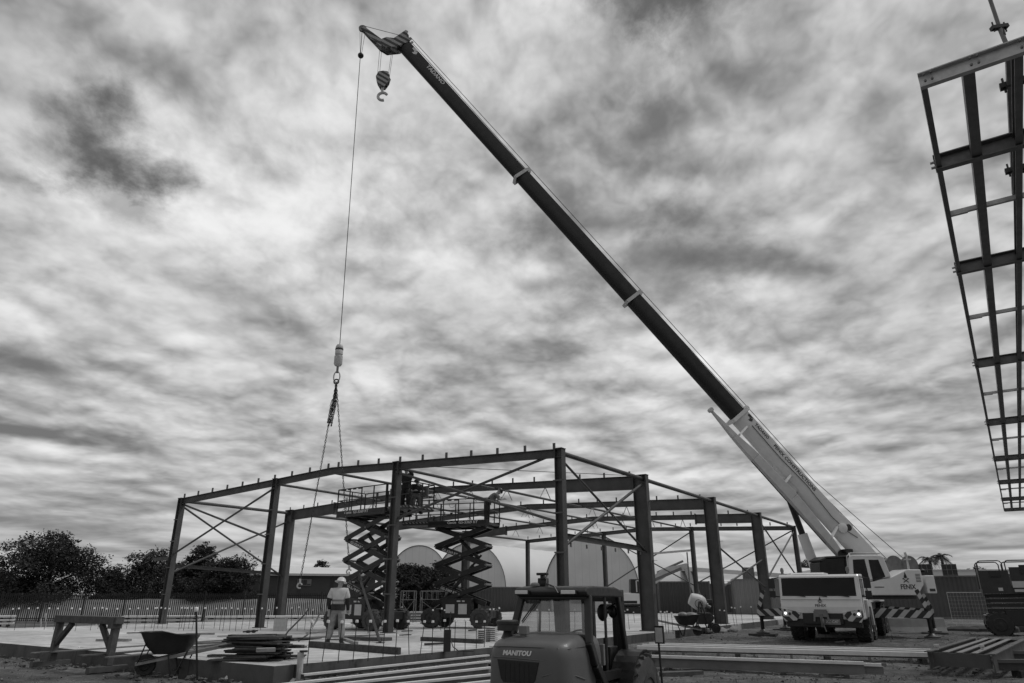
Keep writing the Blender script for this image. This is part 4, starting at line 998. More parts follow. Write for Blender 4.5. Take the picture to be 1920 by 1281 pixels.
# palisade fence
fa, fb = Vector((-46, 46.2, 0)), Vector((-10.5, 50.2, 0)); fd = (fb - fa).normalized(); fl = (fb - fa).length
fe = thing('palisade_fence', 'black steel palisade fence running along the far left side of the site', 'fence', (fa.x, fa.y, -.1), math.atan2(fd.y, fd.x))
n_ = 14; pl_ = fl / n_
for i in range(n_):
    mb = MB(); mb.box(i * pl_ + .06, (i + 1) * pl_ - .06, -.02, .02, .22, .27); mb.box(i * pl_ + .06, (i + 1) * pl_ - .06, -.02, .02, 1.62, 1.67)
    k = int(pl_ / .125)
    for j in range(1, k):
        x = i * pl_ + j * pl_ / k; mb.box(x - .028, x + .028, -.045, -.022, .08, 1.78)
    mb.build('fence_panel', FENCEM, fe)
    mb = MB(); mb.box(i * pl_ - .04, i * pl_ + .04, -.04, .04, 0, 1.9); mb.build('post', FENCEM, fe)
# dome shelters
def dome(label, fx, fy, hw, crown, spring, ax, L, wallz=None):
    ax = Vector((ax[0], ax[1], 0)).normalized(); M = basis(Vector((fx, fy, -.1)), Vector((ax.y, -ax.x, 0)), ax)  # local x across, y along
    t = thing('dome_shelter', label, 'dome shelter', M=M); n = 26; arc = [(hw * math.cos(math.pi * i / n), spring + (crown - spring) * math.sin(math.pi * i / n)) for i in range(n + 1)]
    mb = MB(); vs = []; fs = []; ribs = max(2, int(L / 3))
    for j in range(ribs * 2 + 1):
        y = L * j / (ribs * 2); sag = .06 if j % 2 else 0
        vs += [(x * (1 - sag / hw), y, z - sag) for x, z in arc]
    for j in range(ribs * 2):
        for i in range(n): a = j * (n + 1) + i; fs.append((a, a + 1, a + n + 2, a + n + 1))
    mb.add(vs, fs); mb.build('roof', MEMBR, t, smooth=True)
    mb = MB(); mb.prism(arc, 'y', .05, .09); mb.prism([(-hw, 0), (hw, 0), (hw, spring), (-hw, spring)], 'y', .05, .09); mb.build('end_wall', CLADL, t)
    mb = MB(); mb.path([(x, -.02, z) for x, z in arc], .055, 6); mb.build('arch_rim', MGREY, t, smooth=True)
    for sg in (-1, 1):
        mb = MB(); mb.box(sg * hw - (1.2 if sg > 0 else 0), sg * hw + (0 if sg > 0 else 1.2), .1, L, 0, spring); mb.build('side_wall', MGREY, t)
    return t
c3 = Y(1102, 1004, 75); dome('largest pale dome shelter with a clad end wall, behind the cab roof of the forklift', c3.x, 75, 5.75, c3.z + .1, 2.2, (7.2, 9), 14)
c2 = Y(880, 1018, 85); dome('middle pale dome shelter, its long fabric roof running away between the other two', c2.x, 85, 5.2, c2.z + .1, 2.4, (12.5, 20), 26)
c1 = Y(786, 1023, 90); dome('smallest dome shelter rising above the wide bush between the scissor lifts', c1.x, 90, 3.7, c1.z + .1, 3.9, (2, 9), 12)
# long open sided shed
sa, sb = Y(1240, 1058, 82), Y(1475, 1074, 70); sv = (sb - sa).xy.to_3d(); sl = sv.length; SMx = basis(Vector((sa.x, sa.y, -.1)), sv, Vector((0, 0, 1)).cross(sv))
sh = thing('open_shed', 'long open sided shed with a pale low roof behind the mixer and container', 'shed', M=SMx)
mb = MB(); za, zb = sa.z + .1, sb.z + .1; mb.add([(0, 0, za - .55), (sl, 0, zb - .5), (sl, 12, zb + .2), (0, 12, za + .2), (0, 0, za - .1), (sl, 0, zb - .1), (sl, 6, zb + .5), (0, 6, za + .5)], [(0, 1, 5, 4), (4, 5, 6, 7), (7, 6, 2, 3), (0, 3, 2, 1), (1, 2, 6, 5), (0, 4, 7, 3)]); mb.build('roof', MEMBR, sh)
mb = MB(); mb.box(0, sl, 9, 9.2, 0, 3.2); mb.build('wall', CLADD, sh)
for i in range(6): mb = MB(); x = .5 + i * (sl - 1) / 5; mb.box(x - .12, x + .12, .5, .74, 0, 3.2); mb.build('post', DGREY, sh)
for px, lab in ((1328, 'pale upright tank under the shed roof, left of the second portal column'), (1362, 'pale upright tank under the shed roof, right of the second portal column'), (1300, 'pale square tank under the shed roof beside the excavator arm')):
    c0 = Y(px, 1100, 73); mb = MB(); mb.lathe([(.05, 2.95), (.9, 2.7), (.95, 2.6), (.95, .1), (.9, 0)], (0, 0, 0), (0, 0, 1), 20)
    mb.box(-.95, .95, -.05, .05, .2, .26); solo(mb, 'storage_tank', MEMBR, lab, 'tank', (c0.x, 73, -.1), smooth=True)
def container(label, o, ang, L, Hh, mt, Wd=2.44, name='shipping_container'):
    t = thing(name, label, 'container', o, ang); mb = MB(); n = int(L / .28); poly = []
    for sgn, y0 in ((-1, 0), (1, Wd)):
        vs = []; pts = []
        for i in range(n):
            x = .12 + (L - .24) * i / n; dx = (L - .24) / n
            pts += [(x, .0), (x + dx * .25, .0), (x + dx * .5, .045), (x + dx * .8, .045)]
        pts.append((L - .12, 0)); m_ = len(pts)
        mb.add([(x, y0 - sgn * (d + .01), .16) for x, d in pts] + [(x, y0 - sgn * (d + .01), Hh - .12) for x, d in pts], [(i, i + 1, m_ + i + 1, m_ + i) for i in range(m_ - 1)])
    mb.box(.06, L - .06, .1, Wd - .1, Hh - .09, Hh - .05); mb.build('side_wall', mt, t)
    mb = MB()
    for x in (0, L - .12):
        for y in (0, Wd - .12): mb.box(x, x + .12, y, y + .12, 0, Hh)
    for y in (0, Wd - .1): mb.box(.12, L - .12, y, y + .1, Hh - .12, Hh - .02); mb.box(.12, L - .12, y, y + .1, 0, .16)
    for x in (0, L - .1): mb.box(x, x + .1, .12, Wd - .12, Hh - .12, Hh - .02); mb.box(x, x + .1, .12, Wd - .12, 0, .16)
    mb.build('frame', MGREY, t)
    mb = MB(); mb.box(-.01, .04, .12, Wd / 2 - .01, .17, Hh - .13); mb.box(-.01, .04, Wd / 2 + .01, Wd - .12, .17, Hh - .13)
    for y in (.5, .9, 1.55, 1.95): mb.tube((-.05, y, .2), (-.05, y, Hh - .2), .02, n=6)
    mb.build('door', mt, t)
    return t
CD = mat('dark container paint', .075, .55, 0, .18, .4); CL = mat('grey container paint', .19, .6, 0, .15, .5)
q = Y(1722, 1078, 53); container('long dark corrugated container behind the crane tail and striped boards', (q.x - 3.2, 53 + 2.2, -.05), math.atan2(-.563, .8265), 12.2, 2.95, CD)
q = Y(1373, 1087, 56); container('pale grey corrugated container between the last two portal columns', (q.x, 56, .12), math.atan2(-.25, 1), 3.9, 2.65, CL)
q = Y(1232, 1087, 62); container('dark container beside the excavator arm', (q.x, 62, 0), -.1, 4.4, 2.7, CD)
q = Y(1296, 1090, 64); container('dark container under the shed behind the mixer drum', (q.x, 64, 0), -.1, 5.5, 2.55, CD)
q = Y(930, 1100, 66); container('dark container beneath the middle dome behind the right scissor lift', (q.x - 4.5, 66, 0), -.05, 9.5, 2.3, CD)
text('RC', .5, TEXTW, bpy.data.objects['shipping_container.003'], Matrix.Translation((Y(1287, 1112, 61.7).x, 63.85, Y(1287, 1112, 63.8).z)) @ Matrix.Rotation(R(90), 4, 'X'))
for px in (1746, 1793):
    q = Y(px, 1082, 50.5); t = thing('vent_rack', ('left' if px < 1780 else 'right') + ' dark louvred rack standing on the long container', 'rack', (q.x, q.y + .6, 2.86), math.atan2(-.563, .8265))
    mb = MB(); mb.box(-.45, .45, -.03, .03, 0, .78); mb.build('panel', DGREY, t)
    mb = MB(); 
    for k in range(4): mb.box(-.45 + k * .3 - .015, -.45 + k * .3 + .015, -.06, -.03, 0, .78)
    for k in range(3): mb.box(-.45, .45, -.065, -.035, .02 + k * .36, .05 + k * .36)
    mb.build('frame', GALVD, t)
mb = MB(); q = Y(1400, 1086, 56.5)
for k in range(7): mb.box(-.42 + k * .14, -.36 + k * .14, -.02, .02, 0, .85)
mb.box(-.45, .5, .02, .04, 0, .85); mb.box(-.45, .5, -.03, .03, .8, .86); solo(mb, 'louvre_panel', MGREY, 'upright slatted panel on top of the pale grey container', 'panel', (q.x + .3, 56.9, 2.77))
mb = MB(); qa, qb = Y(1690, 1068, 74), Y(1862, 1070, 74); mb.box(0, qb.x - qa.x + 3, 0, 10, 0, qa.z); mb.box(-.2, qb.x - qa.x + 3.2, -.1, 10.2, qa.z, qa.z + .12)
solo(mb, 'long_building', MEMBR, 'long pale flat roofed building seen above the dark container', 'building', (qa.x, 74, -.1))
# ================================================================ EXCAVATOR
q = Y(1180, 1125, 59); ex = thing('excavator', 'pale excavator working behind the frame, its boom reaching right', 'excavator', (q.x, 59, -.1))
for y in (-1.1, 1.1):
    mb = MB(); mb.prism([(-1.9, .15), (-1.6, 0), (1.6, 0), (1.9, .15), (2.0, .45), (1.7, .78), (-1.7, .78), (-2.0, .45)], 'y', y - .28, y + .28)
    for k in range(16): mb.box(-1.75 + k * .23, -1.67 + k * .23, y - .29, y + .29, .76, .82)
    mb.build('track', BLACK, ex)
mb = MB(); mb.prism([(-2.0, 1.0), (1.35, 1.0), (1.35, 1.75), (.2, 1.85), (-1.8, 1.85), (-2.1, 1.6)], 'y', -1.3, 1.3); mb.build('body', WHITE, ex, bevel=.06)
mb = MB(); mb.box(-2.0, 1.3, -1.2, 1.2, .85, 1.0); mb.box(-.5, .5, -.5, .5, .7, .9); mb.box(-1.9, .4, -1.31, -1.302, 1.05, 1.25); mb.build('lower_frame', BLACK, ex)
mb = MB(); mb.prism([(-.05, 1.75), (1.35, 1.75), (1.3, 2.3), (1.1, 2.85), (.0, 2.88)], 'y', -1.29, -.35); cb_ = mb.build('cab', BLACK, ex, bevel=.04)
mb = MB(); mb.bar((.42, -1.3, 1.9), (.42, -1.3, 2.75), .09, .02, up=(0, 1, 0)); mb.bar((.42, -1.3, 2.75), (1.12, -1.3, 2.75), .09, .02, up=(0, 1, 0)); mb.build('cab_frame', WHITE2, cb_)
mb = MB(); mb.box(-1.85, -.9, -1.2, -.5, 1.85, 1.95); mb.tube((-1.2, .3, 1.8), (-1.2, .3, 2.3), .06); mb.build('exhaust', BLACK, ex)
mb = MB(); ep = [(1.0, 1.5), (1.9, 2.7), (3.1, 3.45), (4.9, 3.95)]
for (a, z0), (b_, z1), w0, w1 in zip(ep[:-1], ep[1:], (.5, .62, .6), (.62, .6, .4)): mb.bar((a, 0, z0), (b_, 0, z1), .32, w0, h2=w1)
bo = mb.build('boom', WHITE2, ex, bevel=.02)
mb = MB(); mb.bar((2.0, -.17, 2.78), (4.4, -.17, 3.72), .01, .22); mb.build('boom_marking', MGREY, bo)
mb = MB(); mb.bar((4.75, 0, 4.05), (5.55, 0, 1.2), .26, .45, up=(1, 0, 0), h2=.24); mb.build('stick', WHITE2, ex, bevel=.02)
mb = MB(); mb.prism([(5.25, 1.25), (5.8, 1.35), (6.1, .8), (5.8, .35), (5.2, .3), (5.05, .7)], 'y', -.5, .5); mb.build('bucket', DGREY, ex)
mb = MB(); mb.tube((2.4, .0, 3.4), (4.6, .0, 4.3), .09); mb.tube((5.1, -.02, 3.4), (5.75, -.02, 1.7), .08); mb.build('ram', GALVD, ex, smooth=True)
# ================================================================ STOWED SCISSOR LIFT at the right edge
SRM = Matrix.Translation((20.9, 29.6, 0)) @ Matrix.Rotation(R(-30), 4, 'Z')
sl_ = thing('scissor_lift', 'dark scissor lift parked folded down at the right edge, its guard rails up', 'scissor lift', M=SRM)
mb = MB(); mb.box(-1.5, 1.5, -.5, .5, .42, .85); mb.box(-.9, 1.5, -.95, -.5, .42, 1.0); mb.box(-1.6, -1.3, -.8, .8, .4, .8); mb.build('chassis', BLACK, sl_, bevel=.02)
for x in (-1.15, 1.15):
    for y in (-.82, .82): wheel(sl_, x, y, .46, .46, .34, (0, 1, 0), RUBBER, RIM, lugs=14)
for k in range(4):
    for y in (-.45, .45): mb = MB(); mb.bar((-1.4, y, .95 + k * .19), (1.4, y, 1.02 + k * .19), .07, .14); mb.build('scissor_arm', BLACK, sl_)
mb = MB()
for k in range(5): mb.box(-1.3, 1.4, -.52, -.50, .9 + k * .18, .93 + k * .18)
mb.build('arm_edge', GALVD, sl_)
mb = MB(); mb.box(-1.5, 1.6, -.85, .85, 1.68, 1.80); mb.box(-1.5, 1.6, -.88, -.85, 1.62, 1.92); mb.build('platform', DGREY, sl_)
mb = MB(); mb.box(-1.48, -.5, -.9, -.88, 1.62, 2.5); mb.box(-.45, .35, -.9, -.88, 2.1, 2.62); mb.build('side_panel', DGREY, sl_)
mb = MB(); mb.box(-.45, .55, -.92, -.9, 1.84, 2.08); mb.box(-.42, .5, -.92, -.9, 1.68, 1.78); mb.box(-.95, -.8, -.915, -.9, 1.72, 1.84); mb.build('decal', WHITE2, sl_)
for bb in ((-1.15, -.8, -.95, -.8, 2.25, 2.5), (-.1, .15, -.93, -.8, 2.35, 2.7)): mb = MB(); mb.box(*bb); mb.build('control_box', BLACK, sl_, bevel=.01)
for x0, x1 in ((-1.5, -.65), (-.55, .55), (.65, 1.6)):
    for y in (-.86, .86):
        mb = MB(); mb.path([(x0, y, 1.8), (x0, y, 2.78), (x0 + .06, y, 2.86), (x0 + .12, y, 2.88), (x1 - .12, y, 2.88), (x1 - .06, y, 2.86), (x1, y, 2.78), (x1, y, 1.8)], .022, 6); mb.tube((x0, y, 2.35), (x1, y, 2.35), .018, n=6); mb.build('guard_rail', BLACK, sl_, smooth=True)
mb = MB(); mb.tube((-1.5, -.6, 1.5), (-1.5, -.6, 2.75), .03); mb.tube((-1.5, -.3, 1.5), (-1.5, -.3, 2.6), .03); mb.build('entry_post', GALVD, sl_, smooth=True)
# ================================================================ FORKLIFT
FM = Matrix.Translation((.17, 10.35, -.60)) @ Matrix.Rotation(R(-29), 4, 'Z') @ Matrix.Scale(.975, 4)
fk = thing('forklift', 'rough terrain forklift seen from behind, grey rounded hood and open black cab', 'forklift', M=FM)
def rrect(hw, y0, y1, r, n=6):
    pts = []
    for cx, cy, a0 in ((hw - r, y0 + r, -90), (hw - r * .5, y1 - r * .5, 0), (-hw + r * .5, y1 - r * .5, 90), (-hw + r, y0 + r, 180)):
        rr = r if cy == y0 + r else r * .5
        for k in range(n + 1): a = R(a0 + 90 * k / n); pts.append((cx + rr * math.cos(a), cy + rr * math.sin(a)))
    return pts
hs = [(.42, .62, .12, .20), (.50, .70, .04, .22), (.72, .735, .0, .24), (1.02, .735, .0, .24), (1.10, .73, .005, .24), (1.36, .725, .005, .24), (1.44, .715, .015, .24), (1.50, .70, .03, .24), (1.545, .685, .06, .24), (1.585, .655, .13, .24), (1.615, .62, .24, .24), (1.64, .58, .40, .24), (1.655, .54, .58, .22), (1.66, .44, .72, .16)]
mb = MB(); rings = [[(x, y, z) for x, y in rrect(hw * .90, y0, 1.35, r)] for z, hw, y0, r in hs]; k = len(rings[0])
mb.add([p for r_ in rings for p in r_], [(j * k + i, j * k + (i + 1) % k, (j + 1) * k + (i + 1) % k, (j + 1) * k + i) for j in range(len(rings) - 1) for i in range(k)] + [tuple(range(k))[::-1], tuple(range((len(rings) - 1) * k, len(rings) * k))])
hood = mb.build('hood', MANI, fk, smooth=True)
mb = MB(); mb.prism([(-.44, 1.345), (.23, 1.325), (.17, 1.10), (.13, 1.05), (-.34, 1.05), (-.38, 1.10)], 'y', -.006, .02); mb.build('grille_recess', BLACK, hood, bevel=.004)
mb = MB()
for kx in range(6): mb.box(-.31 + kx * .075, -.30 + kx * .075, -.010, -.006, 1.06, 1.31)
mb.build('grille_bar', BLACK, hood)
mb = MB(); mb.path([(-.52, .012, 1.372), (-.3, .006, 1.372), (.15, .006, 1.355), (.36, .012, 1.345)], .008, 5); mb.build('hood_crease', MANI, hood, smooth=True)
mb = MB(); mb.path([(.28, .006, 1.15), (.42, .012, 1.19), (.53, .06, 1.20), (.60, .12, 1.19), (.658, .3, 1.15), (.66, .6, 1.08)], .010, 5); mb.build('hood_crease', MANI, hood, smooth=True)
mb = MB(); mb.prism([(-.63, .62), (.63, .62), (.65, .98), (.46, 1.0), (-.46, 1.0), (-.65, .98)], 'y', -.02, .10); mb.build('counterweight', MANI, hood, bevel=.03)
text('MANITOU', .088, TEXTW, fk, FM @ basis(Vector((-.13, .010, 1.430)), (1, 0, 0), (0, .10, 1)), bold=.004, shear=.18, sx=1.12)
mb = MB(); mb.path([(-.60, .03, 1.50), (-.3, .03, 1.512), (.2, .03, 1.512), (.5, .06, 1.505), (.62, .18, 1.50), (.632, .5, 1.50), (.632, 1.0, 1.50)], .0045, 4); mb.build('panel_gap', BLACK, hood)
for x, z in ((-.30, .985), (-.12, .965), (.08, .98), (.33, 1.0), (.46, 1.06)):
    mb = MB(); mb.lathe([(.012, 0), (.012, .008), (0, .01)], (x, -.022 if z < 1.0 else -.002, z), (0, -1, 0), 8); mb.build('bolt', GALVD, hood)
# filter pot, plate lamp, latch on the hood
mb = MB(); mb.lathe([(.10, 1.60), (.07, 1.66), (.06, 1.70), (.155, 1.71), (.155, 1.80), (.17, 1.805), (.17, 1.84), (.15, 1.855), (0, 1.86)], (-.50, .40, .0), (0, 0, 1), 22); mb.build('air_filter', DGREY, fk, smooth=True)
mb = MB(); mb.box(-.33 + .06, -.17 + .04, .32, .42, 1.66, 1.78); mb.box(-.26, -.17, .34, .40, 1.62, 1.66); mb.build('hood_box', MGREY, fk, bevel=.01)
# cab frame
def cabbar(p, q, wd=.09, h=.09, nm='cab_post'):
    mb = MB(); mb.bar(p, q, wd, h, up=(0, 1, 0) if abs(q[2] - p[2]) > abs(q[1] - p[1]) + abs(q[0] - p[0]) else (0, 0, 1)); return mb.build(nm, BLACK, fk, bevel=.02)
for sg in (-1, 1):
    cabbar((sg * .66, .80, 1.52), (sg * .575, 1.02, 2.20), .11, .10)
    mb = MB(); pts = [Vector((sg * .66, .80, 1.56)), Vector((sg * .70, .92, 1.25)), Vector((sg * .72, 1.22, .9)), Vector((sg * .73, 1.45, .45))]
    for a, b_ in zip(pts[:-1], pts[1:]): mb.bar(a, b_, .10, .14, up=(0, 1, 0))
    mb.build('cab_post', BLACK, fk, bevel=.02)
    cabbar((sg * .62, 2.50, 1.10), (sg * .575, 2.28, 2.20), .08, .12)
    cabbar((sg * .60, 1.62, 1.1), (sg * .58, 1.68, 2.20), .04, .06)
cabbar((-.62, .84, 1.62), (.62, .84, 1.62), .08, .07, 'sill'); cabbar((-.58, .98, 2.17), (.58, .98, 2.17), .06, .06, 'header')
mb = MB(); rp_ = [(.88, 2.20), (.84, 2.26), (.90, 2.325), (1.15, 2.345), (2.1, 2.335), (2.42, 2.28), (2.48, 2.22), (2.40, 2.17), (1.0, 2.18)]; mb.prism(rp_, 'x', -.62, .62); roof = mb.build('roof', DGREY, fk, bevel=.025)
for x0, x1 in ((-.585, -.36), (.22, .46)):
    mb = MB(); mb.box(x0 - .01, x1 + .02, .80, .90, 2.215, 2.285); lm = mb.build('rear_lamp', BLACK, roof, bevel=.008); mb = MB(); mb.box(x0, x1, .788, .80, 2.225, 2.278); mb.build('lamp_glass', WHITE, roof, bevel=.006)
mb = MB(); mb.lathe([(.075, 2.34), (.08, 2.355), (.07, 2.385), (.04, 2.40), (0, 2.40)], (-.33, 1.0, 0), (0, 0, 1), 18); mb.build('beacon', GALVD, roof, smooth=True)
mb = MB(); mb.box(-.36, -.22, 1.15, 1.28, 2.33, 2.47); mb.box(-.30, -.24, 1.12, 1.2, 2.44, 2.55); mb.box(-.34, -.16, 1.06, 1.16, 2.51, 2.55); mb.build('roof_horn', BLACK, roof, bevel=.01)
mb = MB(); mb.path([(-.22, 1.2, 2.45), (-.1, .95, 2.38), (.08, .86, 2.33), (.15, .84, 2.24)], .012, 6); mb.build('cable', BLACK, roof)
# rear pane, wiper, windscreen
quadslab([(-.62, .83, 1.66), (.60, .83, 1.66), (.545, 1.0, 2.15), (-.55, 1.0, 2.15)], .004, 'rear_window', GLASSC, fk, (0, -1, .3))
mb = MB(); mb.bar((-.28, .98, 2.15), (-.50, .86, 1.82), .016, .02); mb.bar((-.24, .97, 2.13), (-.48, .85, 1.80), .010, .014); mb.build('wiper', BLACK, fk)
# interior: seat, wheel column, levers
mb = MB(); mb.box(-.28, .26, 1.15, 1.65, 1.0, 1.18); mb.box(-.24, .22, 1.08, 1.2, 1.18, 1.55); mb.build('seat', BLACK, fk, bevel=.04)
mb = MB(); mb.bar((0, 2.2, 1.0), (0, 1.95, 1.55), .08, .08); mb.torus((0, 1.9, 1.58), (0, -.5, .9), .17, .014, 18, 6); mb.build('steering_wheel', BLACK, fk, smooth=True)
mb = MB(); mb.box(.36, .52, 2.0, 2.35, .9, 1.42); mb.box(.40, .47, 1.98, 2.04, 1.42, 1.56); mb.box(-.6, .62, .9, 2.5, .85, .93); mb.box(-.66, -.56, 1.0, 2.3, .6, 1.3); mb.build('console', BLACK, fk, bevel=.02)
for bb in ((.58, .66, 1.35, 1.42, 1.2, 1.5), (.3, .36, 1.7, 1.74, 1.2, 1.46)): mb = MB(); mb.box(*bb); mb.build('lever', MGREY, fk, bevel=.01)
mb = MB(); mb.box(.60, .72, 1.5, 2.2, .55, .95); mb.box(.62, .80, 1.5, 2.1, .42, .46); mb.build('step', BLACK, fk, bevel=.02)
for sg in (-1, 1):
    mb = MB(); mb.box(sg * .33 - .06, sg * .33 + .06, 2.95, 3.10, .1, 2.30); mb.box(sg * .22 - .04, sg * .22 + .04, 3.0, 3.12, .15, 2.25); mb.build('mast_rail', BLACK, fk, bevel=.01)
mb = MB(); mb.box(-.4, .4, 2.98, 3.06, 2.1, 2.24); mb.box(-.4, .4, 3.1, 3.16, .3, .45); mb.box(-.4, .4, 3.1, 3.16, .75, .85); mb.build('carriage', BLACK, fk)
for x in (-.3, .3): mb = MB(); mb.box(x - .06, x + .06, 3.16, 4.3, .12, .16); mb.box(x - .06, x + .06, 3.16, 3.2, .12, .85); mb.build('fork', DGREY, fk)
for sg in (-1, 1):
    wheel(fk, sg * .78, 2.42, .66, .64, .42, (1, 0, 0), RUBBERD, RIM, lugs=20)
    wheel(fk, sg * .52, .62, .40, .40, .26, (1, 0, 0), RUBBER, RIM, lugs=14)
    mb = MB(); pts = [(2.42 + .70 * math.cos(R(a)), .66 + .70 * math.sin(R(a))) for a in range(70, 196, 12)]
    for a, b_ in zip(pts[:-1], pts[1:]): mb.bar((sg * .76, *a), (sg * .76, *b_), .03, .38, up=(1, 0, 0))
    mb.build('mudguard', BLACK, fk)
mb = MB(); mb.tube((.56, 2.3, 2.1), (.34, 2.35, 2.0), .012); mb.ell((.26, 2.36, 1.93), .10, .025, .14, 12, 8); mb.ell((.45, 2.36, 1.95), .09, .06, .11, 12, 8); mb.build('mirror', BLACK, fk, smooth=True)
mb = MB(); mb.path([(.80, 2.9, .45), (1.06, 2.9, .5), (1.04, 2.9, 1.45)], .018, 6); mb.box(.985, 1.14, 2.88, 2.93, 1.44, 1.72); mm = mb.build('side_mirror', BLACK, fk)
mb = MB(); mb.box(1.0, 1.125, 2.868, 2.878, 1.46, 1.69); mb.build('mirror_glass', GALV, mm)
mb = MB(); mb.box(.64, .74, 1.0, 2.4, 1.0, 1.12); mb.ell((.80, 2.75, 1.22), .06, .05, .07); mb.build('lamp_bracket', BLACK, fk, smooth=True)
# ================================================================ FOREGROUND
def gp(px, py, dz=0.0):
    q = G(px, py, -.1)
    for _ in range(5): q = G(px, py, gz(q.x, q.y) + dz)
    return q
# timber trestle
L0, R0 = gp(94, 1250), gp(200, 1261); td = (R0 - L0); tl = td.length; tM = Matrix.Translation(L0) @ Matrix.Rotation(math.atan2(td.y, td.x), 4, 'Z')
tr = thing('timber_trestle', 'heavy timber trestle standing on the soil at lower left', 'trestle', M=tM)
TH = Y(150, 1156, (L0.y + R0.y) / 2).z - L0.z
for x in (0, tl):
    mb = MB(); mb.bar((x, -.46, .075), (x, .44, .075), .15, .13); mb.build('foot', WOOD, tr, bevel=.01)
    mb = MB(); mb.bar((x, 0, .14), (x, .02, TH - .16), .15, .15, up=(0, 1, 0)); mb.build('leg', WOOD, tr, bevel=.01)
mb = MB(); mb.bar((-.12, 0, TH - .07), (tl + .16, 0, TH - .07), .20, .17); mb.build('top_beam', WOOD, tr, bevel=.012)
mb = MB(); mb.bar((tl - .02, -.12, TH - .12), (tl - .02, .12, TH - .12), .22, .26); mb.build('end_block', WOOD, tr, bevel=.01)
for a, b_ in (((.07, 0, TH * .45), (.66, 0, TH - .16)), ((tl - .07, 0, TH * .45), (tl - .60, 0, TH - .16))):
    mb = MB(); mb.bar(a, b_, .10, .12); mb.build('brace', WOODD, tr, bevel=.008)
# wheelbarrow
def wheelbarrow(label, M, cat='wheelbarrow'):
    t = thing('wheelbarrow', label, cat, M=M)   # wheel at the front (-x), handles to +x
    n = 20; mb = MB()
    def ring(z, x0, x1, w_, rr): return [((x0 + x1) / 2 + (x1 - x0) / 2 * math.copysign(abs(math.cos(a)) ** .6, math.cos(a)), w_ * math.copysign(abs(math.sin(a)) ** .6, math.sin(a)), z + (rr * ((math.cos(a) < 0) * .06) if rr else 0)) for a in [2 * math.pi * k / n for k in range(n)]]
    rs = [ring(.40, -.22, .38, .20, 0), ring(.55, -.38, .50, .27, 0), ring(.74, -.52, .60, .33, 1), ring(.755, -.55, .63, .35, 1), ring(.745, -.51, .59, .325, 1), ring(.55, -.36, .48, .255, 0), ring(.415, -.20, .36, .19, 0)]
    mb.add([p for r_ in rs for p in r_], [(j * n + i, j * n + (i + 1) % n, (j + 1) * n + (i + 1) % n, (j + 1) * n + i) for j in range(6) for i in range(n)] + [tuple(range(n))[::-1], tuple(range(6 * n, 7 * n))])
    mb.build('tray', DGREY, t, smooth=True)
    for y in (-.24, .24): mb = MB(); mb.bar((-.52, y * .5, .22), (1.45, y * 1.25, .60), .05, .07); mb.build('handle', WOODL, t, bevel=.01)
    wheel(t, -.36, 0, .20, .20, .10, (0, 1, 0), RUBBER, RIM)
    for y in (-.25, .25): mb = MB(); mb.tube((.12, y, .40), (.22, y, .01), .014); mb.tube((.48, y, .46), (.30, y, .01), .014); mb.tube((.22, y, .01), (.30, y, .01), .014); mb.tube((-.48, y * .55, .23), (-.34, y * .9, .62), .013); mb.tube((.26, y, .12), (.26, 0, .12), .012); mb.tube((-.44, y * .62, .27), (.3, y, .43), .011); mb.build('leg', BLACK, t, smooth=True)
    return t
q = gp(292, 1268); wheelbarrow('dark steel wheelbarrow with timber handles standing beside the trestle', Matrix.Translation(q + Vector((.10, .1, 0))) @ Matrix.Rotation(R(8), 4, 'Z') @ Matrix.Diagonal((1.1, 1.1, 1.12, 1)))
q = gp(1297, 1192); wb2 = wheelbarrow('wheelbarrow heaped with pale bags beside the cement mixer', Matrix.Translation(q + Vector((-.1, 0, 0))) @ Matrix.Rotation(R(170), 4, 'Z') @ Matrix.Diagonal((.95, .95, 1.0, 1)))
mb = MB(); mb.ell((-.15, 0, .78), .30, .22, .12); mb.ell((.2, .05, .79), .22, .20, .12); solo(mb, 'cement_bag', MGREY, 'pale slumped bags heaped in the wheelbarrow by the mixer', 'bags', M=wb2.matrix_world.copy(), smooth=True)
# posts, pipes
def stake(px, pyb, pyt, r, mt, name, label, cat, cap=None, lean=0, sq=False, group=None, base=None, z=None):
    q = base or (gp(px, pyb) if z is None else G(px, pyb, z)); top = Y(px + lean, pyt, q.y); h = top.z - q.z
    t = thing(name, label, cat, tuple(q), 0, group); mb = MB()
    if sq: mb.bar((0, 0, -.15), (top.x - q.x, 0, h), r * 2, r * 2, up=(0, 1, 0))
    else: mb.tube((0, 0, -.1), (top.x - q.x, 0, h), r, n=8)
    mb.build('rod' if cap else 'post', mt, t, smooth=not sq)
    if cap: mb = MB(); x = top.x - q.x; mb.lathe([(cap * .7, h - cap * 1.3), (cap, h - cap * .9), (cap, h + cap * .5), (cap * .8, h + cap * .8), (0, h + cap * .9)], (x, 0, 0), (0, 0, 1), 10); mb.build('cap', CAPM, t, smooth=True)
    return t
stake(371, 1276, 1142, .022, BLACK, 'star_picket', 'black steel picket with a white cap just right of the wheelbarrow', 'picket', cap=.045, lean=-3)
tq = stake(561, 1279, 1223, .068, GALV, 'upstand_pipe', 'pale upright pipe with a flat dark cap at the slab corner', 'pipe', lean=3)
mb = MB(); h_ = Y(564, 1223, gp(561, 1279).y).z - gp(561, 1279).z; mb.tube((.03, 0, h_), (.03, 0, h_ + .035), .085, n=16); mb.build('pipe_cap', DGREY, tq, smooth=True)
